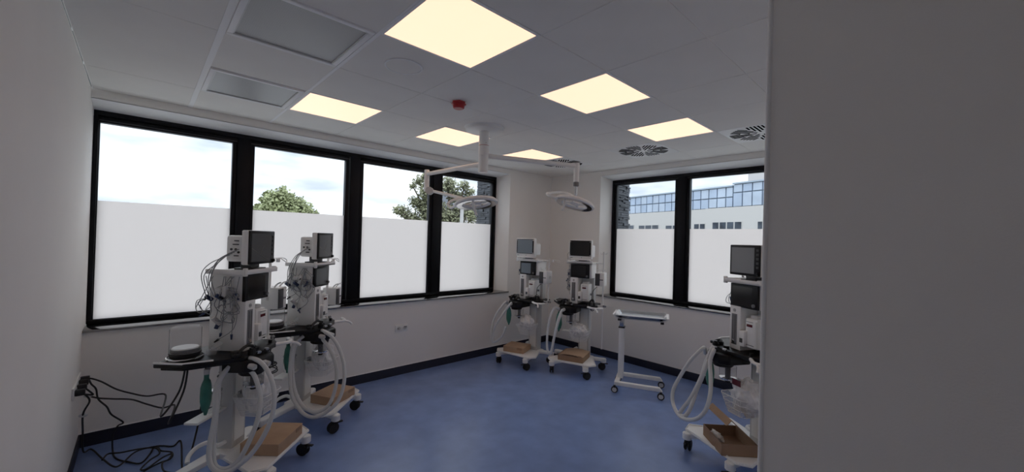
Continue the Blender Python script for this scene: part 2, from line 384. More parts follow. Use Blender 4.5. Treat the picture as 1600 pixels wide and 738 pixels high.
for (u, v) in diffusers:
    t = empty('air_outlet', ((u+.5)*T, -(v+.5)*T, H)); x0 = T/2-0.003
    tag(t, dl[(u, v)], 'air vent', 'round-slotted ceiling air outlets')
    build(B(-x0, x0, -x0, x0, -0.001, 0.012, bev=0.001), 'faceplate', 'light_grey_plastic' if False else 'white_plastic', t)
    for i in range(8):      # swirl slots: a full-length radial slot and parallel shorter ones in every octant
        m = MB(); a = 2*PI*i/8
        for k in range(-2, 3):
            off = k*0.030; r_out = math.sqrt(max(0.27**2-off**2, 0.01)); r_in = 0.05 if k == 0 else abs(off)*2.414+0.028
            if r_out-r_in < 0.03: continue
            m.box(r_in, r_out, off-0.0072, off+0.0072, -0.003, 0.0, mtx=Matrix.Rotation(a, 4, 'Z'))
        build(m, 'slot', 'slot_void', t)
def grille(v, ylen, label):
    t = empty('perforated_grille', (-0.5*T, -v*T-ylen/2, H)); tag(t, label, 'ceiling grille')
    a, b = T/2-0.018, ylen/2-0.004; m = MB(); f = 0.028
    for q in ((-a, a, -b, -b+f), (-a, a, b-f, b), (-a, -a+f, -b+f, b-f), (a-f, a, -b+f, b-f)): m.box(*q, -0.006, 0.02, bev=0.002)
    build(m, 'frame', 'ceiling_bar', t)
    m = MB(); e = 0.006
    for q in ((-a+f, a-f, -b+f, -b+f+e), (-a+f, a-f, b-f-e, b-f), (-a+f, -a+f+e, -b+f, b-f), (a-f-e, a-f, -b+f, b-f)): m.box(*q, -0.003, 0.01)
    build(m, 'inner_rim', 'light_grey_plastic', t)
    build(B(-a+f, a-f, -b+f, b-f, 0.003, 0.006), 'perforated_plate', 'perforated_sheet', t)
grille(0, T*0.96, 'small perforated metal grille in the ceiling next to the back windows')
grille(2, T, 'larger perforated metal grille in the ceiling nearer the camera')
t = empty('ceiling_speaker', (0.285, -1.526, H)); tag(t, 'flat round white speaker cover in the ceiling beside the nearest light', 'speaker')
build(MB().lathe([(0, -0.004), (0.10, -0.004), (0.106, -0.003), (0.106, 0.0)], n=40), 'mesh_cover', 'ceiling_tile', t)
build(MB().lathe([(0.107, -0.001), (0.107, -0.005), (0.114, -0.005), (0.116, 0.0)], n=40), 'rim', 'ceiling_bar', t)
t = empty('fire_alarm_sounder', (0.90, -1.25, H)); tag(t, 'red fire alarm sounder on the ceiling in front of the surgical lamp post', 'fire alarm')
build(MB().lathe([(0, -0.012), (0.052, -0.012), (0.056, 0.0)], n=6), 'base_plate', 'red_plastic', t)
build(MB().lathe([(0, -0.052), (0.036, -0.052), (0.044, -0.046), (0.047, -0.012)], n=20), 'sounder_body', 'red_plastic', t)
build(MB().lathe([(0.047, -0.012), (0.058, -0.016), (0.052, -0.022), (0.0465, -0.024)], n=24), 'collar', 'red_plastic', t)

# ------------------------------------------------------------------ surgical light (one linked thing)
PX, PY = 1.492, -0.838
t = empty('surgical_light', (PX, PY, H)); tag(t, 'white ceiling-mounted surgical light with two jointed arms and two ring lamp heads', 'surgical light')
def rel(p): return Vector(p)-Vector((PX, PY, H))
mp_ = build(MB().lathe([(0, -0.035), (0.165, -0.035), (0.178, -0.028), (0.18, 0.0)], n=48), 'mount_plate', 'white_plastic', t)
build(MB().lathe([(0.19, 0), (0.187, -0.006), (0.18, -0.006)], n=48), 'plate_rim', 'ceiling_bar', mp_)
po = build(MB().lathe([(0.047, -0.03), (0.047, -0.19), (0.049, -0.192), (0.049, -0.262), (0.047, -0.264), (0.047, -0.425), (0.043, -0.43), (0, -0.43)], n=28), 'pole', 'white_plastic', t)
build(MB().lathe([(0.0478, -0.168), (0.0478, -0.172)], n=28), 'joint_ring', 'red_plastic', po)
build(MB().ball((-0.012, -0.047, -0.15), .004, .003, .004), 'screw', 'steel', po)
# upper arm to the right, with hanging head
eR = rel((2.453, -1.209, 2.47)); sR = Vector((0, 0, -0.265)); 
dR = Vector((eR.x, eR.y, 0)).normalized()
a1 = build(MB().tube([sR+dR*0.045, Vector((eR.x, eR.y, -0.265))], 0.024, n=14), 'arm', 'white_metal', t)
R0 = Vector((eR.x, eR.y, -0.265))
build(MB().cyl(R0+Vector((0, 0, 0.03)), R0+Vector((0, 0, -0.17)), 0.033, 0.028, bev=0.004), 'elbow_post', 'white_plastic', a1)
build(MB().cyl(R0+Vector((0, 0, -0.17)), R0+Vector((0, 0, -0.215)), 0.030, bev=0.004), 'elbow_joint', 'mid_grey_plastic', a1)
def ring_head(c, tilt_dir, tilt, R, parent, yoke_from, handle_down=True, grip_ang=0):
    """annular lamp head: outer ring, inner bowl with lenses; c in thing coords"""
    rot = Matrix.Rotation(math.radians(-9), 4, tilt_dir) @ Matrix.Rotation(tilt, 4, Vector((-tilt_dir.y, tilt_dir.x, 0)))
    mt = Matrix.Translation(c) @ rot
    me = MB().lathe([(R, 0), (R*0.99, -0.016), (R*0.93, -0.024), (R*0.62, -0.020), (R*0.55, -0.006), (R*0.55, 0.012), (R*0.7, 0.022), (R*0.92, 0.018), (R, 0)], n=48)
    bmesh.ops.transform(me.b, matrix=mt, verts=me.b.verts[:])
    hd = build(me, 'lamp_head', 'white_plastic', parent)
    me = MB().lathe([(R*0.90, -0.0245), (R*0.66, -0.0215)], n=48); bmesh.ops.transform(me.b, matrix=mt, verts=me.b.verts[:])
    build(me, 'lamp_lens', 'chrome', parent)
    me = MB()
    for k in range(4):
        a = k*PI/2+0.4; me.tube([mt @ Vector((R*0.57*math.cos(a), R*0.57*math.sin(a), 0)), mt @ Vector((0, 0, -0.004))], 0.012, n=8)
    me.lathe([(0, 0.012), (0.05, 0.01), (0.055, -0.01), (0, -0.016)], mtx=mt, n=24)
    build(me, 'lamp_spider', 'white_plastic', parent)
    # grip below
    g = mt @ Vector((-R*0.45*tilt_dir.x, -R*0.45*tilt_dir.y, -0.01))
    return mt, hd
cR = rel((2.50, -1.16, 2.085)); tdR = Vector((right.x, right.y, 0)).normalized()
mtR, hR = ring_head(cR, tdR, math.radians(15), 0.215, a1, R0)
# yoke: flat frame behind the head
ylp = mtR @ (-tdR*0.24)
yA = mtR @ (tdR*0.02+Vector((0, 0, 0.03)))
build(MB().tube([R0+Vector((0, 0, -0.21)), R0+Vector((0, 0, -0.335))], 0.011, n=10), 'yoke_stem', 'steel', a1)
bk = Vector((fwd.x, fwd.y, 0)).normalized()
yk = [R0+Vector((0, 0, -0.335)), rel(at(884, 301.5, 4.40)), rel(at(868, 301.0, 4.36)), rel(at(856, 302.0, 4.25)), rel(at(856, 304.5, 4.10)), rel(at(866, 309, 4.08)), mtR @ (-tdR*0.19)]
build(MB().tube(yk, 0.013, n=10, smooth=4), 'yoke', 'white_plastic', a1)
build(MB().tube([mtR @ (-tdR*0.12-bk*0.06), mtR @ (-tdR*0.12-bk*0.06)+Vector((0, 0, -0.05)), mtR @ (-tdR*0.12-bk*0.06)+Vector((-0.03, 0, -0.125))], 0.014, n=10, smooth=4), 'grip', 'white_plastic', a1)
# lower arm to the left
eL = rel((1.391, 0.017, 2.367)); dL = Vector((eL.x, eL.y, 0)).normalized()
L0 = Vector((eL.x, eL.y, -0.368))
a2 = build(MB().tube([Vector((0, 0, -0.345))+dL*0.045, L0+Vector((0, 0, 0.0))], 0.022, n=14), 'arm', 'white_metal', t)
build(MB().cyl(L0+Vector((0, 0, 0.045)), L0+Vector((0, 0, -0.19)), 0.028, bev=0.004), 'elbow_post', 'white_plastic', a2)
toC = Vector((right.x, right.y, 0)).normalized()
J = L0+Vector((0, 0, -0.185))+toC*0.035
build(MB().cyl(J-bk*0.035, J+bk*0.035, 0.042, bev=0.006, n=20), 'elbow_joint', 'light_grey_plastic', a2)
cL = rel(at(740, 317.5, 3.95))
hub = rel(at(722, 313, 4.05))
build(MB().tube([J+toC*0.03, hub+Vector((0, 0, 0.02))], 0.016, n=12), 'spring_arm', 'white_metal', a2)
mtL, hL = ring_head(rel(at(744, 317, 3.9)), toC, math.radians(-7), 0.215, a2, L0)
build(MB().tube([hub+Vector((0, 0, 0.02)), hub-toC*0.09+Vector((0, 0, 0.0)), hub-toC*0.14-bk*0.02+Vector((0, 0, -0.045)), hub-toC*0.10-bk*0.05+Vector((0, 0, -0.085)), mtL @ (-toC*0.19)], 0.013, n=10, smooth=5), 'yoke', 'white_plastic', a2)
build(MB().tube([mtL @ (-toC*0.02-bk*0.03), mtL @ (-toC*0.02-bk*0.03)+Vector((0, 0, -0.05)), mtL @ (toC*0.01-bk*0.03)+Vector((0, 0, -0.13))], 0.013, n=10, smooth=4), 'grip', 'white_plastic', a2)

# ------------------------------------------------------------------ wall sockets
def socket(loc, rotz, label, w_=0.16, h_=0.08, name='wall_socket'):
    t = empty(name, loc, rotz); tag(t, label, 'socket')
    build(B(-w_/2, w_/2, -0.011, 0, -h_/2, h_/2, bev=0.003), 'faceplate', 'white_plastic', t)
    for i, x in enumerate((-w_/4, w_/4)):
        build(MB().lathe([(0.021, 0.0), (0.021, 0.004), (0.019, 0.004), (0.018, 0.001), (0, 0.001)], c=(x, -0.011, 0), n=24, mtx=Matrix.Rotation(PI/2, 4, 'X')), 'socket_insert', 'light_grey_plastic', t)
    return t
s1 = socket((1.457, YA, 0.563), 0, 'white double wall socket under the back windows, right of the second machine')
build(B(-0.052, -0.044, -0.018, -0.012, -0.006, 0.004), 'pin_hole', 'black_plastic', s1)
build(B(0.028, 0.060, -0.03, -0.012, 0.008, 0.018, bev=0.002), 'hinged_lid', 'mid_grey_plastic', s1)
s2 = socket((XL, 0.28, 0.565), PI/2, 'white multiple wall socket on the left wall with black plugs', w_=0.44)
for y in (0.10, 0.22, 0.34, 0.42):
    tag(build(B(XL+0.011, XL+0.06, y-0.018, y+0.018, 0.545, 0.585, bev=0.006), 'power_plug', 'black_rubber'), {0.10: 'black power plug nearest the camera in the left wall socket', 0.22: 'second black power plug in the left wall socket', 0.34: 'third black power plug in the left wall socket', 0.42: 'farthest black power plug in the left wall socket'}[y], 'plug', 'plugs in the left wall socket')

# ------------------------------------------------------------------ anaesthesia machines
CACHE = {}
def cm(key, fn, name, m):
    if key not in CACHE: CACHE[key] = fn().mesh(name, m)
    return CACHE[key]
class Frame:            # a machine's own axes: x to a viewer's right, y to the back, z up
    def __init__(s, ox, oy, h):
        s.o = Vector((ox, oy, 0)); s.h = h; s.rz = math.radians(h+90); s.m = Matrix.Translation(s.o) @ Matrix.Rotation(s.rz, 4, 'Z'); s.i = s.m.inverted()
    def w(s, *p): return s.m @ Vector(p)
    def px(s, x, y, ax, val):   # local point where the sight line through a photo pixel meets a local plane
        c = s.i @ CAM; q = s.i @ at(x, y, 3.0); k = (val-c[ax])/(q[ax]-c[ax]); return c+(q-c)*k
def caster(parent, x, y, ang, i):
    def whl():
        q = MB()
        for sx in (-0.022, 0.010): q.cyl((sx, 0.02, 0.046), (sx+0.014, 0.02, 0.046), 0.045, n=20, bev=0.005)
        q.cyl((-0.024, 0.02, 0.046), (0.026, 0.02, 0.046), 0.016, n=10)
        q.prism([(-0.02, 0.05), (0.045, 0.05), (0.05, 0.075), (0.02, 0.10), (-0.02, 0.10)], -0.010, 0.010, bev=0.003, axis='x')
        q.box(-0.012, 0.012, -0.06, -0.02, 0.075, 0.085, bev=0.003)
        return q
    c = build(cm('caster', whl, 'caster', 'black_rubber'), 'caster', None, parent, loc=(x, y, 0), rotz=ang)
    build(cm('casterhood', lambda: MB().cyl((0, 0, 0.098), (0, 0, 0.150), 0.036, n=20, bev=0.005), 'caster_hood', 'white_plastic'), 'caster_hood', None, c)
def leg_mesh(x, y, x0, y0):
    d = Vector((x-x0, y-y0)); n = Vector((-d.y, d.x)).normalized()
    p = [Vector((x0, y0))+n*0.05, Vector((x0, y0))-n*0.05, Vector((x, y))-n*0.032, Vector((x, y))+d.normalized()*0.03, Vector((x, y))+n*0.032]
    return MB().prism([tuple(q) for q in p], 0.118, 0.152, bev=0.006)
def machine(F, label, kind, dev, pole_h, hose_px, seed, display='screen_glass', canister=True):
    R_ = random.Random(seed)
    t = empty('anaesthesia_machine', F.o, F.rz); tag(t, label, 'medical machine', 'anaesthesia machines on white wheeled bases')
    # base
    feet = [(-0.22, -0.20), (0.22, -0.20), (-0.36, 0.34), (0.31, 0.29)]
    cen = [(-0.10, 0.05), (0.14, 0.05), (0.0, 0.27), (0.10, 0.25)]
    for i, ((x, y), (a, b)) in enumerate(zip(feet, cen)):
        build(cm('leg%d' % i, lambda: leg_mesh(x, y, a, b), 'leg', 'white_plastic'), 'leg', None, t)
        caster(t, x, y, [0.5, -0.4, 0.9, 2.5][i]+R_.uniform(-.4, .4), i)
    build(cm('hub', lambda: MB().prism([(-0.14, -0.02), (0.18, -0.02), (0.17, 0.33), (-0.04, 0.36)], 0.112, 0.156, bev=0.012), 'base_hub', 'white_plastic'), 'base_hub', None, t)
    build(cm('rail', lambda: MB().tube([F1.px(*c2(222, 690), Z3, 0.145), F1.px(*c2(228, 655), Z3, 0.17), F1.px(*c2(262, 612), Z3, 0.20), F1.px(*c2(305, 585), Z3, 0.22), F1.px(*c2(345, 574), Z3, 0.225), F1.px(*c2(390, 590), Z3, 0.215), (0.03, 0.25, 0.20)], 0.014, n=10, smooth=4), 'foot_rail', 'white_plastic'), 'foot_rail', None, t)
    def shelf():
        q = MB().prism([(-0.25, -0.20), (0.27, -0.20), (0.33, -0.12), (0.21, 0.16), (-0.15, 0.16), (-0.31, -0.12)], 0.156, 0.170, bev=0.004)
        q.tube([(-0.15, 0.15, 0.172), (-0.30, -0.12, 0.172), (-0.245, -0.192, 0.172), (0.265, -0.192, 0.172), (0.32, -0.12, 0.172), (0.20, 0.15, 0.172)], 0.006, n=6)
        return q
    build(cm('shelf', shelf, 'base_shelf', 'white_plastic'), 'base_shelf', None, t)
    # column
    co = build(cm('column', lambda: B(-0.01, 0.13, 0.20, 0.31, 0.15, 0.82, bev=0.01), 'column', 'light_grey_plastic'), 'column', None, t)
    build(cm('plate', lambda: B(0.01, 0.11, 0.197, 0.202, 0.20, 0.78, bev=0.002), 'column_panel', 'white_plastic'), 'column_panel', None, co)
    # table and breathing block
    def tab():
        q = MB().prism([(-0.39, 0.43), (-0.39, 0.25), (-0.26, 0.06), (-0.20, 0.0), (-0.02, -0.03), (0.18, 0.02), (0.24, 0.08), (0.24, 0.34), (0.0, 0.42)], 0.832, 0.862, bev=0.006)
        q.prism([(-0.36, 0.41), (-0.36, 0.27), (-0.22, 0.10), (0.2, 0.10), (0.2, 0.32), (0.0, 0.40)], 0.81, 0.834, bev=0.004)
        return q
    tb = build(cm('table', tab, 'table_top', 'black_plastic'), 'table_top', None, t)
    build(cm('tabrail', lambda: MB().tube([(-0.385, 0.43, 0.862), (-0.385, 0.255, 0.862), (-0.30, 0.13, 0.862)], 0.007, n=6), 'edge_rail', 'white_metal'), 'edge_rail', None, tb)
    def block():
        q = MB().prism([(-0.22, 0.14), (-0.22, 0.0), (-0.17, -0.07), (-0.03, -0.09), (0.03, -0.04), (0.03, 0.16)], 0.755, 0.835, bev=0.012)
        q.cyl((-0.10, 0.02, 0.72), (-0.10, 0.02, 0.76), 0.075, n=24, bev=0.008)
        return q
    build(cm('block', block, 'breathing_block', 'black_plastic'), 'breathing_block', None, t)
    def knobs():
        q = MB()
        q.cyl((-0.15, -0.01, 0.86), (-0.15, -0.01, 0.895), 0.024, n=16, bev=0.004).cyl((-0.15, -0.01, 0.895), (-0.15, -0.01, 0.905), 0.014, n=12)
        q.cyl((-0.19, 0.07, 0.86), (-0.19, 0.07, 0.89), 0.028, n=16, bev=0.004)
        q.tube([(-0.21, 0.04, 0.885), (-0.14, 0.03, 0.915), (-0.10, 0.0, 0.90)], 0.010, n=8, smooth=3)
        q.cyl((-0.07, 0.02, 0.86), (-0.07, 0.02, 0.885), 0.022, n=14, bev=0.003)
        q.box(-0.245, -0.20, 0.02, 0.06, 0.862, 0.885, bev=0.005)
        return q
    build(cm('knobs', knobs, 'valve_knob', 'black_plastic'), 'valve_knob', None, t)
    for x in (-0.03, -0.115):
        build(cm('gauge%.2f' % x, lambda: MB().cyl((x, -0.035, 0.861), (x, -0.035, 0.874), 0.016, n=16, bev=0.003), 'valve_cap', 'steel'), 'valve_cap', None, t)
    for x, y in [(-0.19, -0.055), (-0.115, -0.10)]:
        build(cm('port%.2f' % x, lambda: MB().cyl((x, y+0.03, 0.80), (x-0.008, y-0.012, 0.792), 0.019, n=14, bev=0.002), 'hose_port', 'light_grey_plastic'), 'hose_port', None, t)
    # absorber canister below the block
    build(cm('rod', lambda: MB().cyl((-0.06, 0.03, 0.60), (-0.06, 0.03, 0.73), 0.020, n=14, bev=0.003), 'absorber_rod', 'black_plastic'), 'absorber_rod', None, t)
    build(cm('absb', lambda: MB().lathe([(0, 0.0), (0.055, 0.0), (0.062, 0.006), (0.062, 0.014), (0.02, 0.020), (0, 0.02)], c=(-0.06, 0.03, 0.625), n=28), 'absorber_base', 'chrome'), 'absorber_base', None, t)
    build(cm('absc', lambda: MB().lathe([(0.060, 0.0), (0.062, 0.09)], c=(-0.06, 0.03, 0.64), n=28), 'absorber_cup', 'clear_plastic'), 'absorber_cup', None, t)
    # bellows canister with clear dome on the rear left of the table
    if canister:
        cx, cy = -0.275, 0.33
        build(cm('canb', lambda: MB().lathe([(0, 0), (0.088, 0), (0.09, 0.006), (0.09, 0.012), (0.078, 0.016), (0.078, 0.030), (0.083, 0.034), (0.083, 0.042), (0.076, 0.046), (0.076, 0.062), (0.07, 0.066), (0, 0.066)], c=(cx, cy, 0.864), n=36), 'bellows_base', 'black_plastic'), 'bellows_base', None, t)
        build(cm('canr', lambda: MB().lathe([(0.091, 0.0), (0.096, 0.004), (0.096, 0.012), (0.091, 0.014)], c=(cx, cy, 0.866), n=36), 'bellows_ring', 'chrome'), 'bellows_ring', None, t)
        build(cm('cand', lambda: MB().lathe([(0.0, 0.001), (0.066, 0.001), (0.071, -0.006)], c=(cx, cy, 0.935), n=36), 'bellows_disc', 'white_plastic'), 'bellows_disc', None, t)
        build(cm('cang', lambda: MB().lathe([(0.082, 0.0), (0.082, 0.145), (0.074, 0.158), (0.0, 0.162)], c=(cx, cy, 0.905), n=40), 'clear_dome', 'clear_plastic'), 'clear_dome', None, t)
        build(cm('canv', lambda: MB().ball((-0.20, 0.22, 0.89), 0.03, 0.03, 0.035, sub=2).cyl((-0.20, 0.22, 0.90), (-0.17, 0.18, 0.945), 0.016, n=12).cyl((-0.21, 0.25, 0.87), (-0.15, 0.2, 0.90), 0.013, n=10), 'clear_valve', 'clear_plastic'), 'clear_valve', None, t)
    # cabinet
    cb = build(cm('cabl', lambda: B(-0.10, 0.005, 0.075, 0.32, 0.862, 1.205, bev=0.008), 'flow_cabinet', 'white_plastic'), 'flow_cabinet', None, t)
    build(cm('flow', lambda: B(-0.078, -0.028, 0.071, 0.08, 0.90, 1.14, bev=0.002), 'flow_window', 'mid_grey_plastic'), 'flow_window', None, cb)
    build(cm('flowt', lambda: MB().cyl((-0.053, 0.071, 0.925), (-0.053, 0.064, 0.925), 0.013, n=14, bev=0.002), 'flow_knob', 'chrome'), 'flow_knob', None, cb)
    build(cm('flowb', lambda: MB().box(-0.074, -0.032, 0.068, 0.072, 0.902, 0.912).box(-0.066, -0.063, 0.069, 0.0715, 0.945, 1.13).box(-0.044, -0.041, 0.069, 0.0715, 0.945, 1.13), 'flow_tube', 'dark_grey_plastic'), 'flow_tube', None, cb)
    def emb():
        mt = Matrix.Rotation(PI/2, 4, 'X')
        return MB().lathe([(0.013, 0.0), (0.013, 0.002), (0.010, 0.002), (0.010, 0.0)], c=(-0.053, 0.0755, 1.168), n=24, mtx=mt).lathe([(0.0, 0.002), (0.0055, 0.002), (0.0055, 0)], c=(-0.053, 0.0755, 1.168), n=16, mtx=mt)
    build(cm('emblem', emb, 'round_emblem', 'mid_grey_plastic'), 'round_emblem', None, cb)
    build(cm('cabb', lambda: B(0.004, 0.175, 0.24, 0.32, 0.862, 1.205, bev=0.006), 'rear_cabinet', 'light_grey_plastic'), 'rear_cabinet', None, t)
    hd = build(cm('cabh', lambda: MB().box(-0.10, 0.175, 0.10, 0.32, 1.198, 1.388, bev=0.008), 'display_cabinet', 'white_plastic'), 'display_cabinet', None, t)
    build(cm('disp', lambda: B(-0.102, 0.150, 0.078, 0.102, 1.198, 1.380, bev=0.004), 'display', 'black_plastic'), 'display', None, hd)
    if display == 'screen_light':
        build(B(-0.082, 0.075, 0.0765, 0.079, 1.218, 1.358), 'display_screen', 'screen_light', hd, label='lit pale blue-grey display')
    else:
        build(B(-0.082, 0.105, 0.0765, 0.079, 1.215, 1.362), 'display_screen', display, hd)
    build(cm('dknob', lambda: MB().cyl((0.122, 0.078, 1.228), (0.122, 0.062, 1.228), 0.013, n=16, bev=0.003), 'display_knob', 'mid_grey_plastic'), 'display_knob', None, hd)
    # vaporiser
    vp = build(cm('vap', lambda: MB().box(0.035, 0.145, 0.09, 0.24, 0.90, 1.125, bev=0.012).box(0.012, 0.062, 0.055, 0.20, 0.905, 1.025, bev=0.010).prism([(0.055, 0.09), (0.145, 0.09), (0.145, 0.075), (0.07, 0.075)], 0.91, 1.11, bev=0.004), 'vaporiser', 'white_plastic'), 'vaporiser', None, t)
    build(cm('vapt', lambda: MB().box(0.06, 0.125, 0.11, 0.21, 1.122, 1.150, bev=0.008), 'vaporiser_cap', 'light_grey_plastic'), 'vaporiser_cap', None, vp)
    build(cm('vapd', lambda: B(0.065, 0.115, 0.071, 0.077, 1.065, 1.085, bev=0.002), 'vaporiser_display', 'red_display' if kind == 'x' else 'red_display'), 'vaporiser_display', None, vp)
    build(cm('vapw', lambda: B(0.020, 0.046, 0.051, 0.057, 0.935, 0.968, bev=0.002), 'filler_window', 'dark_grey_plastic'), 'filler_window', None, vp)
    build(cm('vaps', lambda: MB().box(0.06, 0.13, 0.0735, 0.0755, 0.925, 0.930).box(0.06, 0.12, 0.0735, 0.0755, 1.10, 1.104).cyl((0.15, 0.16, 0.99), (0.165, 0.16, 0.99), 0.014, n=12), 'vaporiser_print', 'mid_grey_plastic'), 'vaporiser_print', None, vp)
    # top shelf
    ts = build(cm('topsh', lambda: MB().box(-0.135, 0.20, 0.045, 0.33, 1.386, 1.402, bev=0.004).box(-0.135, 0.20, 0.045, 0.057, 1.386, 1.418, bev=0.004).box(-0.137, -0.125, 0.045, 0.33, 1.386, 1.418, bev=0.004), 'top_shelf', 'white_plastic'), 'top_shelf', None, t)
    build(cm('topcl', lambda: MB().box(-0.150, -0.122, 0.05, 0.070, 1.375, 1.43, bev=0.004), 'shelf_clamp', 'white_metal'), 'shelf_clamp', None, ts)
    build(cm('topcl2', lambda: MB().box(0.165, 0.195, 0.05, 0.075, 1.40, 1.425, bev=0.005), 'shelf_clamp', 'white_metal'), 'shelf_clamp', None, ts)
    # side handle
    build(cm('hndl', lambda: MB().tube([(0.16, 0.02, 0.845), (0.24, -0.03, 0.842), (0.31, -0.01, 0.842), (0.345, 0.03, 0.842)], 0.013, n=10, smooth=4).tube([(0.25, -0.02, 0.842), (0.30, -0.06, 0.825), (0.315, -0.085, 0.80)], 0.010, n=8, smooth=3), 'side_handle', 'white_metal'), 'side_handle', None, t)
    build(cm('side', lambda: MB().prism([(0.02, 0.03), (0.17, 0.02), (0.27, 0.09), (0.25, 0.16), (0.02, 0.16)], 0.822, 0.858, bev=0.005).cyl((0.14, 0.045, 0.858), (0.14, 0.045, 0.885), 0.013, n=12), 'side_bracket', 'black_plastic'), 'side_bracket', None, t)
    # pole, hooks, clamped module
    xp, yp = 0.31, 0.17
    def pole():
        q = MB().cyl((xp, yp, 0.30 if kind == 'tall' else 0.80), (xp, yp, pole_h), 0.010, n=12)
        if kind == 'tall':
            q.tube([(xp-0.045, yp, pole_h-0.01), (xp-0.035, yp, pole_h-0.03), (xp, yp, pole_h-0.022), (xp+0.035, yp, pole_h-0.03), (xp+0.045, yp, pole_h-0.01)], 0.004, n=6)
        else:
            q.tube([(xp, yp, pole_h-0.01), (xp+0.10, yp-0.02, pole_h-0.008), (xp+0.15, yp-0.02, pole_h-0.012), (xp+0.18, yp-0.025, pole_h-0.03), (xp+0.165, yp-0.03, pole_h-0.045), (xp+0.12, yp-0.025, pole_h-0.022), (xp+0.08, yp-0.02, pole_h-0.006)], 0.0028, n=6, smooth=3)
            q.box(xp+0.055, xp+0.08, yp-0.03, yp-0.01, pole_h-0.04, pole_h-0.012, bev=0.003)
        q.box(xp-0.015, xp+0.015, yp-0.015, yp+0.015, 0.835, 0.87, bev=0.004); q.cyl((0.22, yp, 0.85), (xp, yp, 0.85), 0.009, n=10)
        q.cyl((0.17, yp+0.05, 1.395), (xp, yp, 1.395), 0.008, n=10)
        if kind == 'tall': q.box(xp-0.09, xp+0.03, yp-0.006, yp+0.006, 1.31, 1.316)
        return q
    pl = build(pole(), 'accessory_pole', 'white_metal', t)
    build(MB().cyl((xp+0.012, yp-0.01, 0.852), (xp+0.05, yp-0.02, 0.852), 0.012, n=10, bev=0.003).box(xp+0.01, xp+0.025, yp-0.03, yp+0.01, 0.84, 0.866, bev=0.003), 'clamp_knob', 'mid_grey_plastic', pl)
    dx, dy, dz = dev
    dv = build(B(dx-0.05, dx+0.06, dy-0.05, dy+0.09, dz-0.085, dz+0.085, bev=0.008), 'gas_module', 'white_plastic', t)
    build(B(dx-0.052, dx+0.008, dy-0.056, dy-0.046, dz-0.078, dz+0.075, bev=0.003), 'module_window', 'dark_grey_plastic', dv)
    build(MB().box(dx+0.008, dx+0.05, dy-0.053, dy-0.045, dz-0.01, dz+0.004, bev=0.001), 'module_slot', 'mid_grey_plastic', dv)
    build(MB().tube([(dx-0.035, dy+0.0, dz+0.08), (dx-0.032, dy-0.03, dz+0.115), (dx-0.03, dy-0.055, dz+0.125)], 0.006, n=6, smooth=4).tube([(dx+0.035, dy+0.0, dz+0.08), (dx+0.038, dy-0.03, dz+0.115), (dx+0.04, dy-0.055, dz+0.125)], 0.006, n=6, smooth=4), 'module_hook', 'white_metal', dv)
    build(B(min(dx+0.05, xp)-0.01, xp+0.02, dy+0.02, yp+0.02, dz-0.02, dz+0.02, bev=0.004), 'module_clamp', 'light_grey_plastic', dv)
    # wire basket
    def basket():
        q = MB(); x0, x1, y0, y1 = -0.07, 0.17, -0.045, 0.185
        def ring(z, k):
            a, b, c, d = x0+k, x1-k, y0+k, y1-k; e = 0.03
            return [(a+e, c, z), (b-e, c, z), (b, c+e, z), (b, d-e, z), (b-e, d, z), (a+e, d, z), (a, d-e, z), (a, c+e, z)]
        for z, k in ((0.40, 0.035), (0.445, 0.022), (0.49, 0.01), (0.535, 0.0)): q.tube(ring(z, k), 0.0034 if z > 0.5 else 0.0026, n=5, closed=True)
        for i in range(14):
            for s_ in (0, 1):
                f = i/13; X = x0+0.03+(x1-x0-0.06)*f; Xb = x0+0.065+(x1-x0-0.13)*f; Y = (y0, y1)[s_]; Yb = (y0+0.035, y1-0.035)[s_]
                q.tube([(X, Y, 0.535), (Xb, Yb, 0.40)], 0.0018, n=4)
                Y2 = y0+0.03+(y1-y0-0.06)*f; Yb2 = y0+0.065+(y1-y0-0.13)*f; X2 = (x0, x1)[s_]; Xb2 = (x0+0.035, x1-0.035)[s_]
                q.tube([(X2, Y2, 0.535), (Xb2, Yb2, 0.40)], 0.0018, n=4)
                if s_ == 0 and i % 2 == 0: q.tube([(Xb, y0+0.035, 0.40), (Xb, y1-0.035, 0.40)], 0.0018, n=4)
        return q
    build(cm('basket', basket, 'wire_basket', 'white_metal'), 'wire_basket', None, t)
    build(cm('bbr', lambda: B(0.03, 0.08, 0.18, 0.20, 0.48, 0.54, bev=0.004), 'basket_bracket', 'mid_grey_plastic'), 'basket_bracket', None, t)
    # green breathing bag
    gx, gy = -0.215, 0.03 if kind in ('a',) else 0.0
    if seed in (1, 2): gx, gy = -0.235, 0.22
    gm = MB().ball((gx, gy, 0.62), 0.041, 0.024, 0.115, sub=3, nz=0.10, seed=seed)
    gm.cyl((gx, gy, 0.725), (gx, gy, 0.755), 0.014, n=12).cyl((gx, gy, 0.49), (gx+0.004, gy, 0.52), 0.008, 0.014, n=10)
    gb = build(gm, 'breathing_bag', 'green_bag', t)
    build(MB().cyl((gx, gy, 0.75), (gx, gy, 0.785), 0.016, n=12, bev=0.002).cyl((gx, gy, 0.77), (gx+0.04, gy+0.01, 0.79), 0.012, n=10), 'bag_connector', 'light_grey_plastic', gb)
    # small suction bracket at the rear left
    sb = build(cm('sbr', lambda: B(-0.27, -0.01, 0.24, 0.33, 0.435, 0.452, bev=0.005), 'rear_tray', 'white_plastic'), 'rear_tray', None, t)
    build(cm('jar', lambda: MB().lathe([(0, 0), (0.045, 0), (0.05, 0.01), (0.052, 0.11), (0.04, 0.125), (0, 0.127)], c=(-0.09, 0.285, 0.453), n=24), 'suction_jar', 'clear_plastic'), 'suction_jar', None, sb)
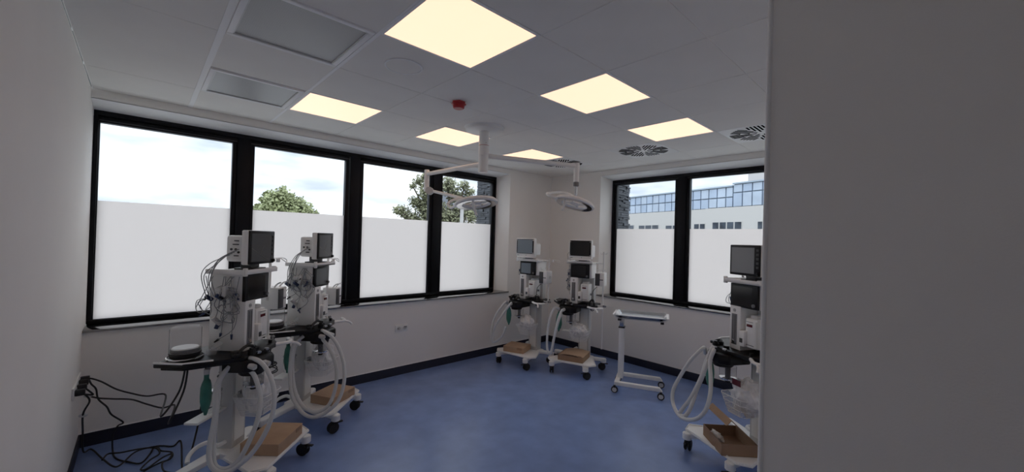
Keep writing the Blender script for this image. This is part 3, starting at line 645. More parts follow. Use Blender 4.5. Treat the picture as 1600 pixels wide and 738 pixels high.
    build(cm('jarl', lambda: MB().lathe([(0, 0.014), (0.035, 0.014), (0.054, 0.006), (0.054, -0.004), (0.05, -0.004)], c=(-0.09, 0.285, 0.588), n=24), 'jar_lid', 'steel'), 'jar_lid', None, sb)
    # hoses
    for pts in hose_px:
        P = [Vector(q) if len(q) == 3 and q[0] < 5 and q[1] < 5 else F.px(q[0], q[1], q[2], q[3]) for q in pts]
        P = spline(P, 8)
        for p in P:                                   # keep clear of the shelf and floor
            p.z = max(p.z, 0.03)
        q = MB().tube(P, 0.0145, n=10)
        build(q, 'breathing_hose', 'hose', t)
    # coiled mains cable
    cxx, cyy, czz = (-0.35, 0.33, 0.57) if seed in (2,) else (0.20, 0.05, 0.93) if seed in (3, 4) else (0.2, 0.37, 0.6)
    q = MB()
    for k in range(5):
        r1, r2 = 0.055+R_.uniform(-.01, .012), 0.075+R_.uniform(-.012, .012)
        ox, oz = R_.uniform(-.008, .008), R_.uniform(-.01, .01)
        if seed in (3, 4): pts = [(cxx+ox+r1*0.55*math.cos(a*PI/6), cyy-0.01+0.008*k, czz+oz-0.06+r2*0.85*math.sin(a*PI/6)) for a in range(12)]
        else: pts = [(cxx+ox+r2*math.cos(a*PI/6), cyy+r2*math.sin(a*PI/6), czz+oz+0.012*k-0.02+0.012*math.sin(a*PI/6+k)) for a in range(12)]
        q.tube(pts, 0.0042, n=6, closed=True, smooth=2)
    if seed in (3, 4): q.tube([(cxx, cyy, czz+0.0), (cxx+0.01, cyy, czz+0.11), (cxx+0.05, cyy+0.05, czz+0.17)], 0.004, n=6, smooth=3)
    else: q.tube([(cxx, cyy, czz), (cxx+0.02, cyy-0.02, czz+0.13), (cxx+0.05, cyy-0.04, 0.83)], 0.004, n=6, smooth=3)
    build(q, 'cord_coil', 'black_rubber', t)
    # sensor leads hung on the left flank
    n_l = {1: 9, 2: 8, 3: 4, 4: 8, 5: 7}[seed]
    lx = -0.135
    for k in range(n_l):
        q = MB(); y0 = R_.uniform(0.12, 0.33); zt = 1.30+R_.uniform(-.05, .04)
        rr = R_.uniform(0.03, 0.06)*(0.55 if seed == 3 else 1); cz = zt-rr-R_.uniform(0.0, 0.10); pts = [(lx+0.02, y0+R_.uniform(-.04, .04), 1.37)]
        for j in range(R_.randint(10, 20)):
            a = j*PI/4+k; pts.append((lx+R_.uniform(-.03, .022), y0+rr*math.cos(a)+R_.uniform(-.008, .008), cz+rr*1.25*math.sin(a)+R_.uniform(-.01, .01)))
        if k % 2: pts += [(lx+R_.uniform(-.02, .02), y0+R_.uniform(-.05, .05), cz-rr-0.05), (lx+R_.uniform(-.01, .03), y0+R_.uniform(-.06, .08), cz-rr-R_.uniform(0.08, .16))]
        q.tube(pts, 0.0026, n=5, smooth=3)
        ld = build(q, 'sensor_lead', 'sensor_cable', t)
        e = Vector(pts[-1]); d = (e-Vector(pts[-2])).normalized()*0.035
        build(MB().cyl(e, e+d, 0.008, 0.005, n=8), 'lead_connector', 'blue_connector' if k % 3 else 'black_plastic', ld)
    def clipm():
        q = MB().box(-0.17, -0.10, 0.20, 0.24, 1.27, 1.30, bev=0.006).box(-0.16, -0.125, 0.17, 0.20, 1.24, 1.31, bev=0.006)
        q.box(-0.15, -0.12, 0.14, 0.175, 1.14, 1.22, bev=0.006).cyl((-0.12, 0.23, 1.05), (-0.16, 0.25, 1.10), 0.016, n=10).cyl((-0.13, 0.15, 1.08), (-0.13, 0.17, 1.12), 0.014, n=10)
        return q
    if seed != 5: build(cm('clip', clipm, 'lead_hook', 'light_grey_plastic'), 'lead_hook', None, t)
    for k, (p_, q_, r_) in enumerate((((-0.135, 0.21, 1.22), (-0.165, 0.23, 1.25), 0.013), ((-0.12, 0.29, 1.21), (-0.15, 0.31, 1.24), 0.014), ((-0.125, 0.24, 1.05), (-0.13, 0.25, 1.02), 0.012), ((-0.14, 0.12, 1.26), (-0.14, 0.13, 1.23), 0.012))):
        build(cm('clip2%d' % k, lambda: MB().cyl(p_, q_, r_, n=10), 'lead_plug', 'blue_connector'), 'lead_plug', None, t)
    return t
def monitor(F, label, typ, screen, seed, dx=0.0, lead=True):
    o = F.w(0.04+dx, 0.035 if typ == 'dark' else 0.0, 1.403); t = empty('patient_monitor', o, F.rz); tag(t, label, 'monitor', 'patient monitors on the machine tops')
    w2 = 0.152 if typ == 'white' else 0.141
    if typ == 'dark':
        bd = build(cm('mback', lambda: MB().box(-0.125, 0.115, 0.075, 0.20, 0.065, 0.245, bev=0.018), 'rear_housing', 'white_plastic'), 'rear_housing', None, t)
        fr = build(cm('mfr', lambda: MB().box(-w2, w2, 0.035, 0.085, 0.045, 0.283, bev=0.010), 'front_housing', 'white_plastic'), 'front_housing', None, t)
        build(cm('mbz', lambda: B(-w2+0.002, w2-0.002, 0.026, 0.040, 0.047, 0.281, bev=0.006), 'bezel', 'black_plastic'), 'bezel', None, fr)
        build(B(-w2+0.020, w2-0.050, 0.0245, 0.027, 0.066, 0.262), 'screen', screen, fr)
        build(cm('mkn', lambda: MB().cyl((w2-0.020, 0.026, 0.066), (w2-0.020, 0.012, 0.066), 0.012, n=16, bev=0.003), 'dial', 'black_plastic'), 'dial', None, fr)
        q = MB()
        for k in range(5): q.box(w2-0.032, w2-0.012, 0.0235, 0.027, 0.105+k*0.032, 0.122+k*0.032, bev=0.0015)
        build(q, 'button_column', 'dark_grey_plastic', fr)
        if seed in (1, 2):    # creases of the film over the dark screen
            q = MB()
            for a, b in (((-0.12, 0.16), (-0.03, 0.115)), ((-0.03, 0.115), (0.055, 0.08)), ((-0.03, 0.115), (0.01, 0.175))):
                q.tube([(a[0], 0.0242, a[1]), (b[0], 0.0242, b[1])], 0.0012, n=4)
            build(q, 'film_crease', 'mid_grey_plastic', fr)
    else:
        bd = build(cm('mback2', lambda: MB().box(-0.11, 0.15, 0.07, 0.19, 0.070, 0.225, bev=0.014), 'rear_housing', 'white_plastic'), 'rear_housing', None, t)
        fr = build(cm('mfr2', lambda: MB().box(-w2, w2, 0.025, 0.080, 0.045, 0.293, bev=0.012).box(-w2+0.03, w2-0.02, 0.01, 0.06, 0.030, 0.048, bev=0.006), 'front_housing', 'white_plastic'), 'front_housing', None, t)
        build(cm('mbz2', lambda: B(-w2+0.012, w2-0.012, 0.020, 0.028, 0.085, 0.283, bev=0.003), 'bezel', 'black_plastic'), 'bezel', None, fr)
        build(B(-w2+0.030, w2-0.030, 0.0185, 0.021, 0.092, 0.276), 'screen', screen, fr, label='pale blue-grey screen' if screen == 'screen_light' else None)
        build(cm('mbt', lambda: MB().cyl((0.02, 0.026, 0.064), (0.02, 0.0225, 0.064), 0.005, n=10).box(-0.13, -0.10, 0.0235, 0.026, 0.060, 0.066), 'power_button', 'mid_grey_plastic'), 'power_button', None, fr)
        q = MB()
        for sx in (-1, 1):
            for z in (0.085+0.012, 0.27): q.box(sx*(w2-0.020)-0.007, sx*(w2-0.020)+0.007, 0.0175, 0.0215, z-0.008, z+0.004)
        build(q, 'corner_clip', 'steel', fr)
    for k, (y, z) in enumerate(((0.13, 0.15), (0.16, 0.15), (0.11, 0.13))):
        build(cm('mport%d' % k, lambda: MB().cyl((-0.118, y, z), (-0.130, y, z), 0.008, n=10), 'side_port', 'dark_grey_plastic'), 'side_port', None, bd)
    for k, (a, b, z) in enumerate(((0.11, 0.14, 0.205), (0.11, 0.15, 0.18), (0.11, 0.14, 0.103))):
        build(cm('mslot%d' % k, lambda: MB().box(-0.131, -0.118, a, b, z, z+0.007), 'side_slot', 'dark_grey_plastic'), 'side_slot', None, bd)
    build(cm('mst', lambda: MB().box(-0.055, 0.085, 0.05, 0.19, 0.0, 0.018, bev=0.005).box(-0.035, 0.055, 0.08, 0.16, 0.014, 0.068, bev=0.005), 'stand', 'dark_grey_plastic'), 'stand', None, t)
    R_ = random.Random(seed+50)
    for k in range({1: 5, 2: 4, 3: 1, 4: 2, 5: 5}[seed]):
        z0 = 0.15-0.01*k; y0 = 0.11+0.015*k
        pts = [(-0.125, y0, z0), (-0.155, y0+0.01, z0-0.01), (-0.185-R_.uniform(0, .03), y0+0.05+R_.uniform(-.02, .05), z0-0.06), (-0.195-R_.uniform(0, .02), y0+0.09+R_.uniform(-.03, .05), -0.02-R_.uniform(0, .04)), (-0.200, y0+0.09, -0.10-R_.uniform(0, .1))]
        build(MB().tube(pts, 0.003, n=6, smooth=6), 'monitor_lead', 'sensor_cable', t)
    return t
def plastic_bag(F, label, seed, c=(0.05, 0.07, 0.53), s=(0.105, 0.095, 0.115), coil=False):
    t = empty('plastic_bag', F.w(c[0], c[1], c[2]), F.rz); tag(t, label, 'plastic bag', 'clear bags of spare parts in the wire baskets')
    q = MB().ball((0, 0, 0), *s, sub=4, nz=0.28, seed=seed*3.1, fr=2.4)
    build(q, 'bag_film', 'plastic_film', t)
    R_ = random.Random(seed)
    q = MB()
    for k in range(3 if coil else 2):
        r = 0.045+0.012*k; ox = R_.uniform(-.03, .03)
        q.tube([(ox+r*math.cos(a*PI/5), -0.045+0.03*k+0.015*math.sin(a), 0.01*k-0.02+r*0.9*math.sin(a*PI/5)) for a in range(10)], 0.011, n=8, closed=True, smooth=3)
    build(q, 'coiled_hose', 'hose', t)
    return t
def carton(F, label, x, y, z, w_, d_, h_, ang=0.0, lid='closed'):
    t = empty('cardboard_box', F.w(x, y, z), F.rz+ang); tag(t, label, 'box', 'cardboard boxes on the machine bases')
    a, b = w_/2, d_/2; th = 0.003
    if lid == 'closed':
        build(MB().box(-a, a, -b, b, 0, h_-0.004, bev=0.0015, seg=1), 'tray', 'cardboard', t)
        q = MB().box(-a-0.001, a+0.001, -b-0.001, b+0.001, h_-0.004, h_, bev=0.001, seg=1)
        build(q, 'lid', 'cardboard', t)
        build(B(a-0.09, a-0.02, -b-0.0025, -b-0.001, h_-0.03, h_-0.002), 'lid_tab', 'cardboard_inside', t)
    else:
        q = MB().box(-a, a, -b, b, 0, th).box(-a, a, -b, -b+th, 0, h_).box(-a, a, b-th, b, 0, h_).box(-a, -a+th, -b, b, 0, h_).box(a-th, a, -b, b, 0, h_)
        build(q, 'tray', 'cardboard_inside', t)
        if lid == 'open':      # lid hinged on the back edge, thrown up
            hn = Matrix.Translation((0, b, h_)) @ Matrix.Rotation(math.radians(-42), 4, 'X')
            q = MB().box(-a, a, -d_, 0, 0, th, mtx=hn).box(-a, a, -d_-0.001, -d_+th, -0.05, 0, mtx=hn)
            build(q, 'lid', 'cardboard', t)
        else:                   # bulging lid, half shut
            q = MB(); n = 10; pr = []
            for i in range(n+1):
                f = i/n; pr.append((-a-0.002+(2*a+0.004)*f, h_+0.004+0.014*math.sin(f*PI)-0.012*max(0, 0.25-f)*4))
            poly = pr+[(p[0], p[1]-0.004) for p in reversed(pr)]
            q.prism(poly, -b, b, axis='y'); build(q, 'lid', 'cardboard', t)
            build(MB().box(-a+0.001, a-0.001, -b+0.0005, b-0.001, 0.004, h_-0.004), 'inner_pad', 'cardboard_inside', t)
            build(B(a-0.06, a-0.02, -b-0.002, -b+0.012, h_+0.002, h_+0.012), 'lid_notch', 'cardboard_inside', t)
    return t

Z3 = 2
F1 = Frame(-0.229, -0.600, -43.5); F2 = Frame(0.375, -0.060, -44.5); F3 = Frame(2.917, 0.017, 190); F4 = Frame(3.212, -0.656, 199); F5 = Frame(2.469, -2.742, 152)
def c2(x, y): return (230+x/3.548, 530+y/3.548)
def c4(x, y): return (430+x/4.1, 500+y/4.1)
def c7(x, y): return (760+x/4.92, 460+y/4.92)
def c6(x, y): return (940+x/6.15, 540+y/6.15)
pa, pb = (-0.198, -0.067, 0.792), (-0.123, -0.112, 0.792)
X = 0; Y = 1
h1 = [[(-0.20, 0.10, 0.80), (*c2(400, 235), X, -0.24), (*c2(392, 330), X, -0.26), (*c2(378, 450), X, -0.28), (*c2(366, 600), X, -0.30), (*c2(376, 700), X, -0.32), (*c2(430, 722), X, -0.33), (*c2(490, 690), X, -0.33), (*c2(545, 610), X, -0.31), (*c2(605, 470), X, -0.27), (*c2(628, 340), X, -0.22), (*c2(600, 215), X, -0.19), (*c2(560, 160), X, -0.17), pa],
      [pb, (*c2(560, 105), X, -0.15), (*c2(620, 122), X, -0.18), (*c2(672, 185), X, -0.20), (*c2(703, 285), X, -0.23), (*c2(698, 400), X, -0.26), (*c2(655, 520), X, -0.29), (*c2(575, 640), X, -0.32), (*c2(480, 720), X, -0.34), (*c2(410, 742), X, -0.35), (*c2(352, 700), X, -0.35), (*c2(345, 600), X, -0.33), (*c2(375, 430), X, -0.30), (*c2(385, 260), X, -0.26), (-0.21, 0.09, 0.80)]]
h2 = [[pa, (*c4(300, 118), X, -0.18), (*c4(345, 180), X, -0.19), (*c4(380, 260), X, -0.21), (*c4(394, 350), X, -0.24), (*c4(380, 460), X, -0.27), (*c4(335, 555), X, -0.31), (*c4(255, 592), X, -0.34), (*c4(175, 548), X, -0.34), (*c4(125, 450), X, -0.32), (*c4(110, 310), X, -0.29), (*c4(122, 190), X, -0.26), (-0.20, 0.12, 0.80)],
      [pb, (*c4(300, 68), X, -0.16), (*c4(360, 108), X, -0.18), (*c4(410, 185), X, -0.20), (*c4(440, 290), X, -0.23), (*c4(441, 400), X, -0.27), (*c4(408, 510), X, -0.31), (*c4(345, 580), X, -0.34), (*c4(260, 624), X, -0.37), (*c4(180, 600), X, -0.37), (*c4(115, 505), X, -0.35), (*c4(95, 400), X, -0.33), (*c4(98, 280), X, -0.30), (*c4(118, 160), X, -0.27), (-0.215, 0.10, 0.80)]]
h3 = [[pa, (*c7(150, 58), Y, -0.12), (*c7(105, 110), Y, -0.17), (*c7(68, 170), Y, -0.21), (*c7(45, 240), Y, -0.24), (*c7(38, 310), Y, -0.26), (*c7(48, 362), Y, -0.27), (*c7(80, 360), Y, -0.27), (*c7(120, 320), Y, -0.26), (*c7(150, 250), Y, -0.24)],
      [pb, (*c7(190, 68), Y, -0.15), (*c7(150, 120), Y, -0.19), (*c7(105, 185), Y, -0.23), (*c7(65, 250), Y, -0.25), (*c7(48, 310), Y, -0.27), (*c7(55, 365), Y, -0.28)]]
h4 = [[pa, (*c7(525, 105), Y, -0.14), (*c7(493, 170), Y, -0.19), (*c7(473, 260), Y, -0.23), (*c7(466, 350), Y, -0.26), (*c7(468, 420), Y, -0.27), (*c7(484, 455), Y, -0.28), (*c7(502, 425), Y, -0.28), (*c7(520, 340), Y, -0.26), (*c7(548, 230), Y, -0.22), (*c7(575, 150), Y, -0.18)],
      [pb, (*c7(580, 125), Y, -0.16), (*c7(553, 190), Y, -0.20), (*c7(532, 280), Y, -0.24), (*c7(512, 370), Y, -0.27), (*c7(505, 430), Y, -0.28), (*c7(500, 460), Y, -0.28)]]
h5 = [[pa, (*c6(985, 22), Y, -0.12), (*c6(930, 65), Y, -0.16), (*c6(850, 150), Y, -0.20), (*c6(765, 280), Y, -0.24), (*c6(695, 410), Y, -0.27), (*c6(680, 520), Y, -0.29), (*c6(710, 620), Y, -0.31), (*c6(765, 692), Y, -0.32), (*c6(850, 716), Y, -0.33), (*c6(940, 690), Y, -0.32), (*c6(1010, 600), Y, -0.30), (*c6(1046, 450), Y, -0.27), (*c6(1048, 300), Y, -0.23), (*c6(1042, 150), Y, -0.19), (*c6(1080, 45), Y, -0.15), (-0.115, -0.09, 0.80)],
      [(*c6(1075, 5), Y, -0.11), (*c6(1045, 60), Y, -0.14), (*c6(1000, 170), Y, -0.18), (*c6(955, 310), Y, -0.23), (*c6(860, 500), Y, -0.28), (*c6(785, 600), Y, -0.30), (*c6(748, 660), Y, -0.31), (*c6(800, 678), Y, -0.31), (*c6(855, 600), Y, -0.29), (*c6(910, 440), Y, -0.25), (*c6(965, 310), Y, -0.22), (*c6(1020, 150), Y, -0.17), pb]]
m1 = machine(F1, 'white anaesthesia machine nearest the left wall, with a clear dome and two long white hoses', 'a', (0.35, 0.14, 1.16), 1.48, h1, 1)
m2 = machine(F2, 'white anaesthesia machine standing second from the left, against the back windows', 'a', (0.37, 0.13, 1.06), 1.44, h2, 2, display='screen_film')
m3 = machine(F3, 'white anaesthesia machine in the far corner with a lit pale display, left of its neighbour', 'b', (0.27, 0.13, 1.18), 1.43, h3, 3, display='screen_light', canister=False)
m4 = machine(F4, 'white anaesthesia machine with a tall thin pole, left of the tray stand', 'tall', (0.29, 0.10, 1.20), 1.55, h4, 4, canister=False)
m5 = machine(F5, 'white anaesthesia machine at right, partly hidden behind the near wall edge', 'c', (0.33, 0.20, 1.10), 1.43, h5, 5, canister=False)
monitor(F1, 'dark-screened monitor on top of the machine nearest the left wall', 'dark', 'screen_film', 1)
monitor(F2, 'dark-screened monitor on top of the second machine from the left', 'dark', 'screen_film', 2)
monitor(F3, 'white-framed monitor with a pale blue-grey screen in the far corner', 'white', 'screen_light', 3, dx=-0.03)
monitor(F4, 'white-framed monitor with a black screen in the far corner', 'white', 'screen_glass', 4)
monitor(F5, 'black-framed monitor at right beside the near wall edge', 'dark', 'screen_reflect', 5)
carton(F1, 'closed brown cardboard box on the base of the machine nearest the left wall', 0.045, -0.055, 0.172, 0.315, 0.255, 0.078, 0.02)
carton(F2, 'closed brown cardboard box on the base of the second machine from the left', 0.045, -0.05, 0.172, 0.29, 0.24, 0.075, -0.26)
carton(F3, 'small closed cardboard box on the base of the machine with the pale screens', -0.05, -0.01, 0.172, 0.29, 0.27, 0.072, 0.22)
carton(F4, 'cardboard box with a bulging lid on the base of the machine with the tall pole', 0.0, 0.015, 0.172, 0.325, 0.33, 0.068, 0.03, lid='bulge')
bx5 = carton(F5, 'open cardboard box with its lid up on the base of the right-hand machine', 0.06, -0.06, 0.172, 0.31, 0.25, 0.085, -0.32, lid='open')
t = empty('bagged_parts', F5.w(-0.01, -0.11, 0.178), F5.rz); tag(t, 'small clear bag of silver parts inside the open cardboard box', 'plastic bag')
build(MB().ball((0, 0, 0.035), 0.06, 0.035, 0.035, sub=3, nz=0.35, seed=4), 'bag_film', 'plastic_film', t)
build(MB().ball((-0.02, 0, 0.03), 0.022, 0.02, 0.02, sub=2, nz=0.2, seed=2).cyl((0.0, 0.0, 0.03), (0.045, 0.0, 0.03), 0.014, n=12), 'metal_part', 'steel', t)
plastic_bag(F1, 'crumpled clear bag in the basket of the machine nearest the left wall', 1, c=(0.05, 0.06, 0.555), s=(0.10, 0.09, 0.14))
plastic_bag(F2, 'crumpled clear bag in the basket of the second machine from the left', 2, c=(0.05, 0.06, 0.555), s=(0.095, 0.09, 0.13))
plastic_bag(F3, 'rounded white bag in the basket of the machine with the pale screens', 3, c=(0.05, 0.06, 0.55), s=(0.105, 0.09, 0.105))
plastic_bag(F4, 'bag with coiled white hoses in the basket of the machine with the tall pole', 4, c=(0.04, 0.05, 0.53), s=(0.10, 0.09, 0.09), coil=True)
plastic_bag(F5, 'large clear bag with a red label in the basket of the right-hand machine', 5, c=(0.09, 0.07, 0.54), s=(0.12, 0.10, 0.13))
q5 = bpy.data.objects['plastic_bag.004'] if 'plastic_bag.004' in bpy.data.objects else None
if q5: build(B(-0.04, 0.035, -0.105, -0.100, 0.09, 0.135), 'red_label', 'red_display', q5)

# ------------------------------------------------------------------ instrument tray stand
FS = Frame(3.30, -1.525, 205.8)
t = empty('instrument_stand', FS.o, FS.rz); tag(t, 'white C-shaped wheeled stand with one post and a raised tray, under the right window', 'tray stand')
def ib(name, q, m, p=t): return build(q, name, m, p)
ib('base_bar', MB().box(-0.25, 0.22, -0.20, -0.15, 0.085, 0.125, bev=0.005), 'white_metal')
ib('base_bar', MB().box(-0.25, 0.22, 0.15, 0.20, 0.085, 0.125, bev=0.005), 'white_metal')
ib('cross_bar', MB().box(-0.255, -0.205, -0.20, 0.20, 0.086, 0.127, bev=0.005), 'white_metal')
for sy in (-1, 1): ib('end_cap', MB().prism([(0.22, 0.085), (0.25, 0.085), (0.235, 0.105), (0.22, 0.125)], sy*0.175-0.024, sy*0.175+0.024, axis='y', bev=0.002), 'white_metal')
ps = ib('post', MB().box(-0.235, -0.175, -0.045, 0.045, 0.12, 0.70, bev=0.006), 'white_metal')
ib('post_collar', MB().box(-0.240, -0.170, -0.050, 0.050, 0.695, 0.708, bev=0.003), 'black_plastic')
ib('inner_post', MB().box(-0.228, -0.182, -0.038, 0.038, 0.70, 0.815, bev=0.004), 'steel')
for x, y in ((-0.25, -0.19), (0.235, -0.19), (-0.25, 0.19), (0.235, 0.19)):
    cw = ib('caster', MB().cyl((x, y-0.014, 0.037), (x, y+0.014, 0.037), 0.037, n=24, bev=0.005).box(x-0.012, x+0.012, y-0.02, y+0.02, 0.06, 0.088, bev=0.004), 'black_rubber')
    build(MB().cyl((x, y-0.019, 0.037), (x, y+0.019, 0.037), 0.025, n=24, bev=0.003), 'wheel_disc', 'light_grey_plastic', cw)
def tray():
    q = MB(); a, b, a2, b2 = 0.245, 0.165, 0.272, 0.192; z0, z1 = 0.838, 0.868
    def ring(x, y, z): c = 0.03; return [(x-c, -y, z), (x, -y+c, z), (x, y-c, z), (x-c, y, z), (-x+c, y, z), (-x, y-c, z), (-x, -y+c, z), (-x+c, -y, z)]
    rs = [ring(a, b, z0), ring(a2, b2, z1), ring(a2+0.006, b2+0.006, z1), ring(a2+0.006, b2+0.006, z1-0.004), ring(a+0.003, b+0.003, z0-0.003)]
    vs = [[q.b.verts.new(p) for p in r] for r in rs]
    q.b.faces.new(vs[0]); q.b.faces.new(vs[4][::-1])
    for A, Bq in zip(vs, vs[1:]):
        for k in range(8): q.b.faces.new((A[k], Bq[k], Bq[(k+1) % 8], A[(k+1) % 8]))
    bmesh.ops.recalc_face_normals(q.b, faces=q.b.faces[:])
    return q
tt = empty('tray', (0, 0, 0)); bpy.data.objects.remove(tt)
ib('tray', tray(), 'steel')
ib('tray_support', MB().box(-0.23, 0.24, -0.155, -0.135, 0.822, 0.835, bev=0.003).box(-0.23, 0.24, 0.135, 0.155, 0.822, 0.835, bev=0.003).box(-0.24, -0.215, -0.155, 0.155, 0.815, 0.834, bev=0.003), 'light_grey_plastic')
for x in (-0.22, 0.23):
    for y in (-0.145, 0.145): ib('tray_grip', MB().box(x-0.018, x+0.018, y-0.016, y+0.016, 0.800, 0.823, bev=0.004), 'black_rubber')
for sx in (-1, 1): ib('tray_end', MB().prism([(sx*0.272, 0.864), (sx*0.296, 0.868), (sx*0.300, 0.860), (sx*0.262, 0.832), (sx*0.250, 0.836)], -0.16, 0.16, axis='y', bev=0.001), 'white_metal')

# ------------------------------------------------------------------ mains cables on the floor by the left wall
def c8(x, y): return (80+x/4.145, 560+y/4.145)
FZ = 0.008
def on_floor(x, y, z=None):
    z = FZ if z is None else z
    q = at(*c8(x, y), 3.0); k = (z-CAM.z)/(q.z-CAM.z); return CAM+(q-CAM)*k
def on_wall(x, y, yy):
    q = at(*c8(x, y), 3.0); k = (yy-CAM.y)/(q.y-CAM.y); return CAM+(q-CAM)*k
def cord(pts, label):
    tag(build(MB().tube(pts, 0.0055, n=8, smooth=8), 'power_cable', 'black_rubber'), label, 'cable', 'black power cords by the left wall')
PL = Vector((XL+0.055, 0.34, 0.56))
cord([PL, on_wall(240, 130, 0.35), on_wall(320, 150, 0.32), on_wall(420, 200, 0.28), on_wall(520, 228, 0.22), on_wall(620, 246, 0.15), on_wall(740, 237, 0.05), F1.w(-0.40, 0.36, 0.55), F1.w(-0.30, 0.34, 0.66), F1.w(-0.27, 0.33, 0.80)], 'upper black power cord swooping from the wall socket to the nearest machine')
cord([Vector((XL+0.055, 0.22, 0.55)), Vector((XL+0.09, 0.22, 0.50)), on_wall(215, 235, 0.25), on_wall(300, 258, 0.25), on_wall(400, 264, 0.22), on_wall(520, 268, 0.18), on_wall(620, 298, 0.12), on_wall(720, 322, 0.05), on_wall(800, 305, 0.0), F1.w(-0.38, 0.33, 0.50), F1.w(-0.29, 0.32, 0.66), F1.w(-0.25, 0.33, 0.80)], 'lower black power cord sagging from the wall socket with a grey inline clip')
cord([Vector((XL+0.055, 0.42, 0.56)), on_wall(260, 168, 0.42), on_wall(290, 200, 0.42), on_wall(305, 265, 0.40), on_wall(360, 315, 0.38), on_wall(390, 365, 0.38), on_wall(465, 415, 0.38), on_wall(430, 440, 0.37), on_floor(400, 500, 0.12), on_floor(398, 600), on_floor(420, 650), on_floor(500, 672), on_floor(580, 680), on_floor(640, 620), on_floor(670, 575), on_floor(720, 568), on_floor(790, 570), on_floor(840, 540), F1.w(-0.12, 0.44, 0.05), F1.w(-0.06, 0.40, 0.35), F1.w(-0.04, 0.37, 0.80)], 'black power cord dropping from the socket and crossing the floor to the nearest machine')
FZ = 0.022
cord([Vector((XL+0.055, 0.10, 0.55)), Vector((XL+0.08, 0.12, 0.49)), Vector((XL+0.05, 0.15, 0.40)), Vector((XL+0.045, 0.25, 0.25)), Vector((XL+0.045, 0.36, 0.06)), on_floor(260, 590), on_floor(330, 650), on_floor(400, 700), on_floor(450, 690), on_floor(540, 610), on_floor(640, 578), on_floor(690, 575), on_floor(710, 600), on_floor(780, 610), on_floor(775, 650), on_floor(700, 680), on_floor(600, 735), on_floor(560, 790)], 'black power cord running down the left wall and looping on the floor')
FZ = 0.036
cord([on_floor(330, 660), on_floor(370, 620), on_floor(450, 612), on_floor(560, 590), on_floor(650, 580), on_floor(690, 590), on_floor(700, 620), on_floor(640, 660), on_floor(580, 720), on_floor(620, 715), on_floor(720, 645), on_floor(780, 620), on_floor(760, 655), on_floor(720, 680), on_floor(730, 730), on_floor(790, 745)], 'black power cord lying in loose loops on the floor by the left wall')
for p_, lb in ((on_wall(240, 243, 0.25), 'grey inline clip on the lower sagging power cord'), (Vector((XL+0.05, 0.165, 0.385)), 'grey inline clip on the cord by the left wall')):
    tag(build(MB().ball((0, 0, 0), 0.024, 0.014, 0.014, sub=2), 'cord_clip', 'light_grey_plastic', loc=p_), lb, 'cable clip')

# ------------------------------------------------------------------ outside
GZ = -3.6
build(B(-60, 120, -60, 120, GZ-0.2, GZ), 'ground', 'asphalt', kind='structure')
# slate-clad corner of the building outside, stones as real relief
cr_ = empty('stone_corner', (XB, YA, 0)); tag(cr_, 'dark split-slate clad corner of the building outside the windows', 'stone wall')
build(B(3.15-XB, 4.88-XB, YA+0.262-YA, 1.35-YA, -3.6, 3.6), 'core', 'slate', cr_)
build(B(0.262, 0.75, -0.39-YA, 1.35-YA, -3.6, 3.6), 'core', 'slate', cr_)
R_ = random.Random(7); q = MB(); q2 = MB()
z = 0.7
while z < 3.4:
    hh = R_.uniform(0.018, 0.045)
    y = YA+0.355
    while y < 1.36:
        l = R_.uniform(0.08, 0.24); e = min(y+l, 1.37); p = R_.uniform(0.0, 0.03)
        q.box(3.152-0.028+p*0.8-XB, 3.17-XB, y+0.002-YA, e-0.002-YA, z+0.002, z+hh-0.002, bev=0.003, seg=1); y += l
    x = XB+0.355
    while x < 4.89:
        l = R_.uniform(0.08, 0.24); e = min(x+l, 4.90); p = R_.uniform(0.0, 0.03)
        q2.box(x+0.002-XB, e-0.002-XB, -0.40-YA-0.02, -0.43+p*0.9-YA+0.002, z+0.002, z+hh-0.002) if False else q2.box(x+0.002-XB, e-0.002-XB, -0.425+p-YA, -0.385-YA, z+0.002, z+hh-0.002, bev=0.003, seg=1); x += l
    z += hh
build(q, 'slate_courses', 'slate', cr_, kind='stuff'); build(q2, 'slate_courses', 'slate', cr_, kind='stuff')
# facade beyond the window heads and below the sills, so the daylight comes as in the real building
build(MB().box(XL-0.2, 3.15, YA+0.26, YA+0.30, -3.6, ZS-0.01).box(XL-0.2, 3.15, YA+0.26, YA+0.30, ZL+0.02, 3.6), 'facade_back', 'roof_grey', kind='structure')
build(MB().box(XB+0.26, XB+0.30, YN-0.3, -0.43, -3.6, ZS-0.01).box(XB+0.26, XB+0.30, YN-0.3, -0.43, ZL+0.02, 3.6), 'facade_right', 'roof_grey', kind='structure')

# far white office building seen through the right window
D0 = at(986, 333.5, 45); D1 = at(1197, 320, 31.7)
bd0 = Vector((D0.x, D0.y, 0)); bv = Vector((D1.x-D0.x, D1.y-D0.y, 0)); BL = bv.length; bv.normalize(); bn = Vector((bv.y, -bv.x, 0))
if bn.dot(Vector((CAM.x, CAM.y, 0))-bd0) < 0: bn = -bn
ang = math.atan2(bv.y, bv.x)
ob = empty('office_building', (bd0.x, bd0.y, GZ), ang); tag(ob, 'white office block with a blue glazed top storey seen through the right window', 'building')
sgn = 1 if (Matrix.Rotation(ang, 3, 'Z') @ Vector((0, 1, 0))).dot(bn) > 0 else -1    # local +y or -y faces the camera
def hit(px_, py_):     # along-facade distance and height of a facade point
    d = at(px_, py_, 1)-CAM; k = (bd0-CAM).dot(bn)/d.dot(bn); P = CAM+d*k
    return (P-bd0).dot(bv), P.z-GZ
def fb(x0, x1, y0, y1, z0, z1): return B(min(x0, x1), max(x0, x1), min(sgn*y0, sgn*y1), max(sgn*y0, sgn*y1), z0, z1)
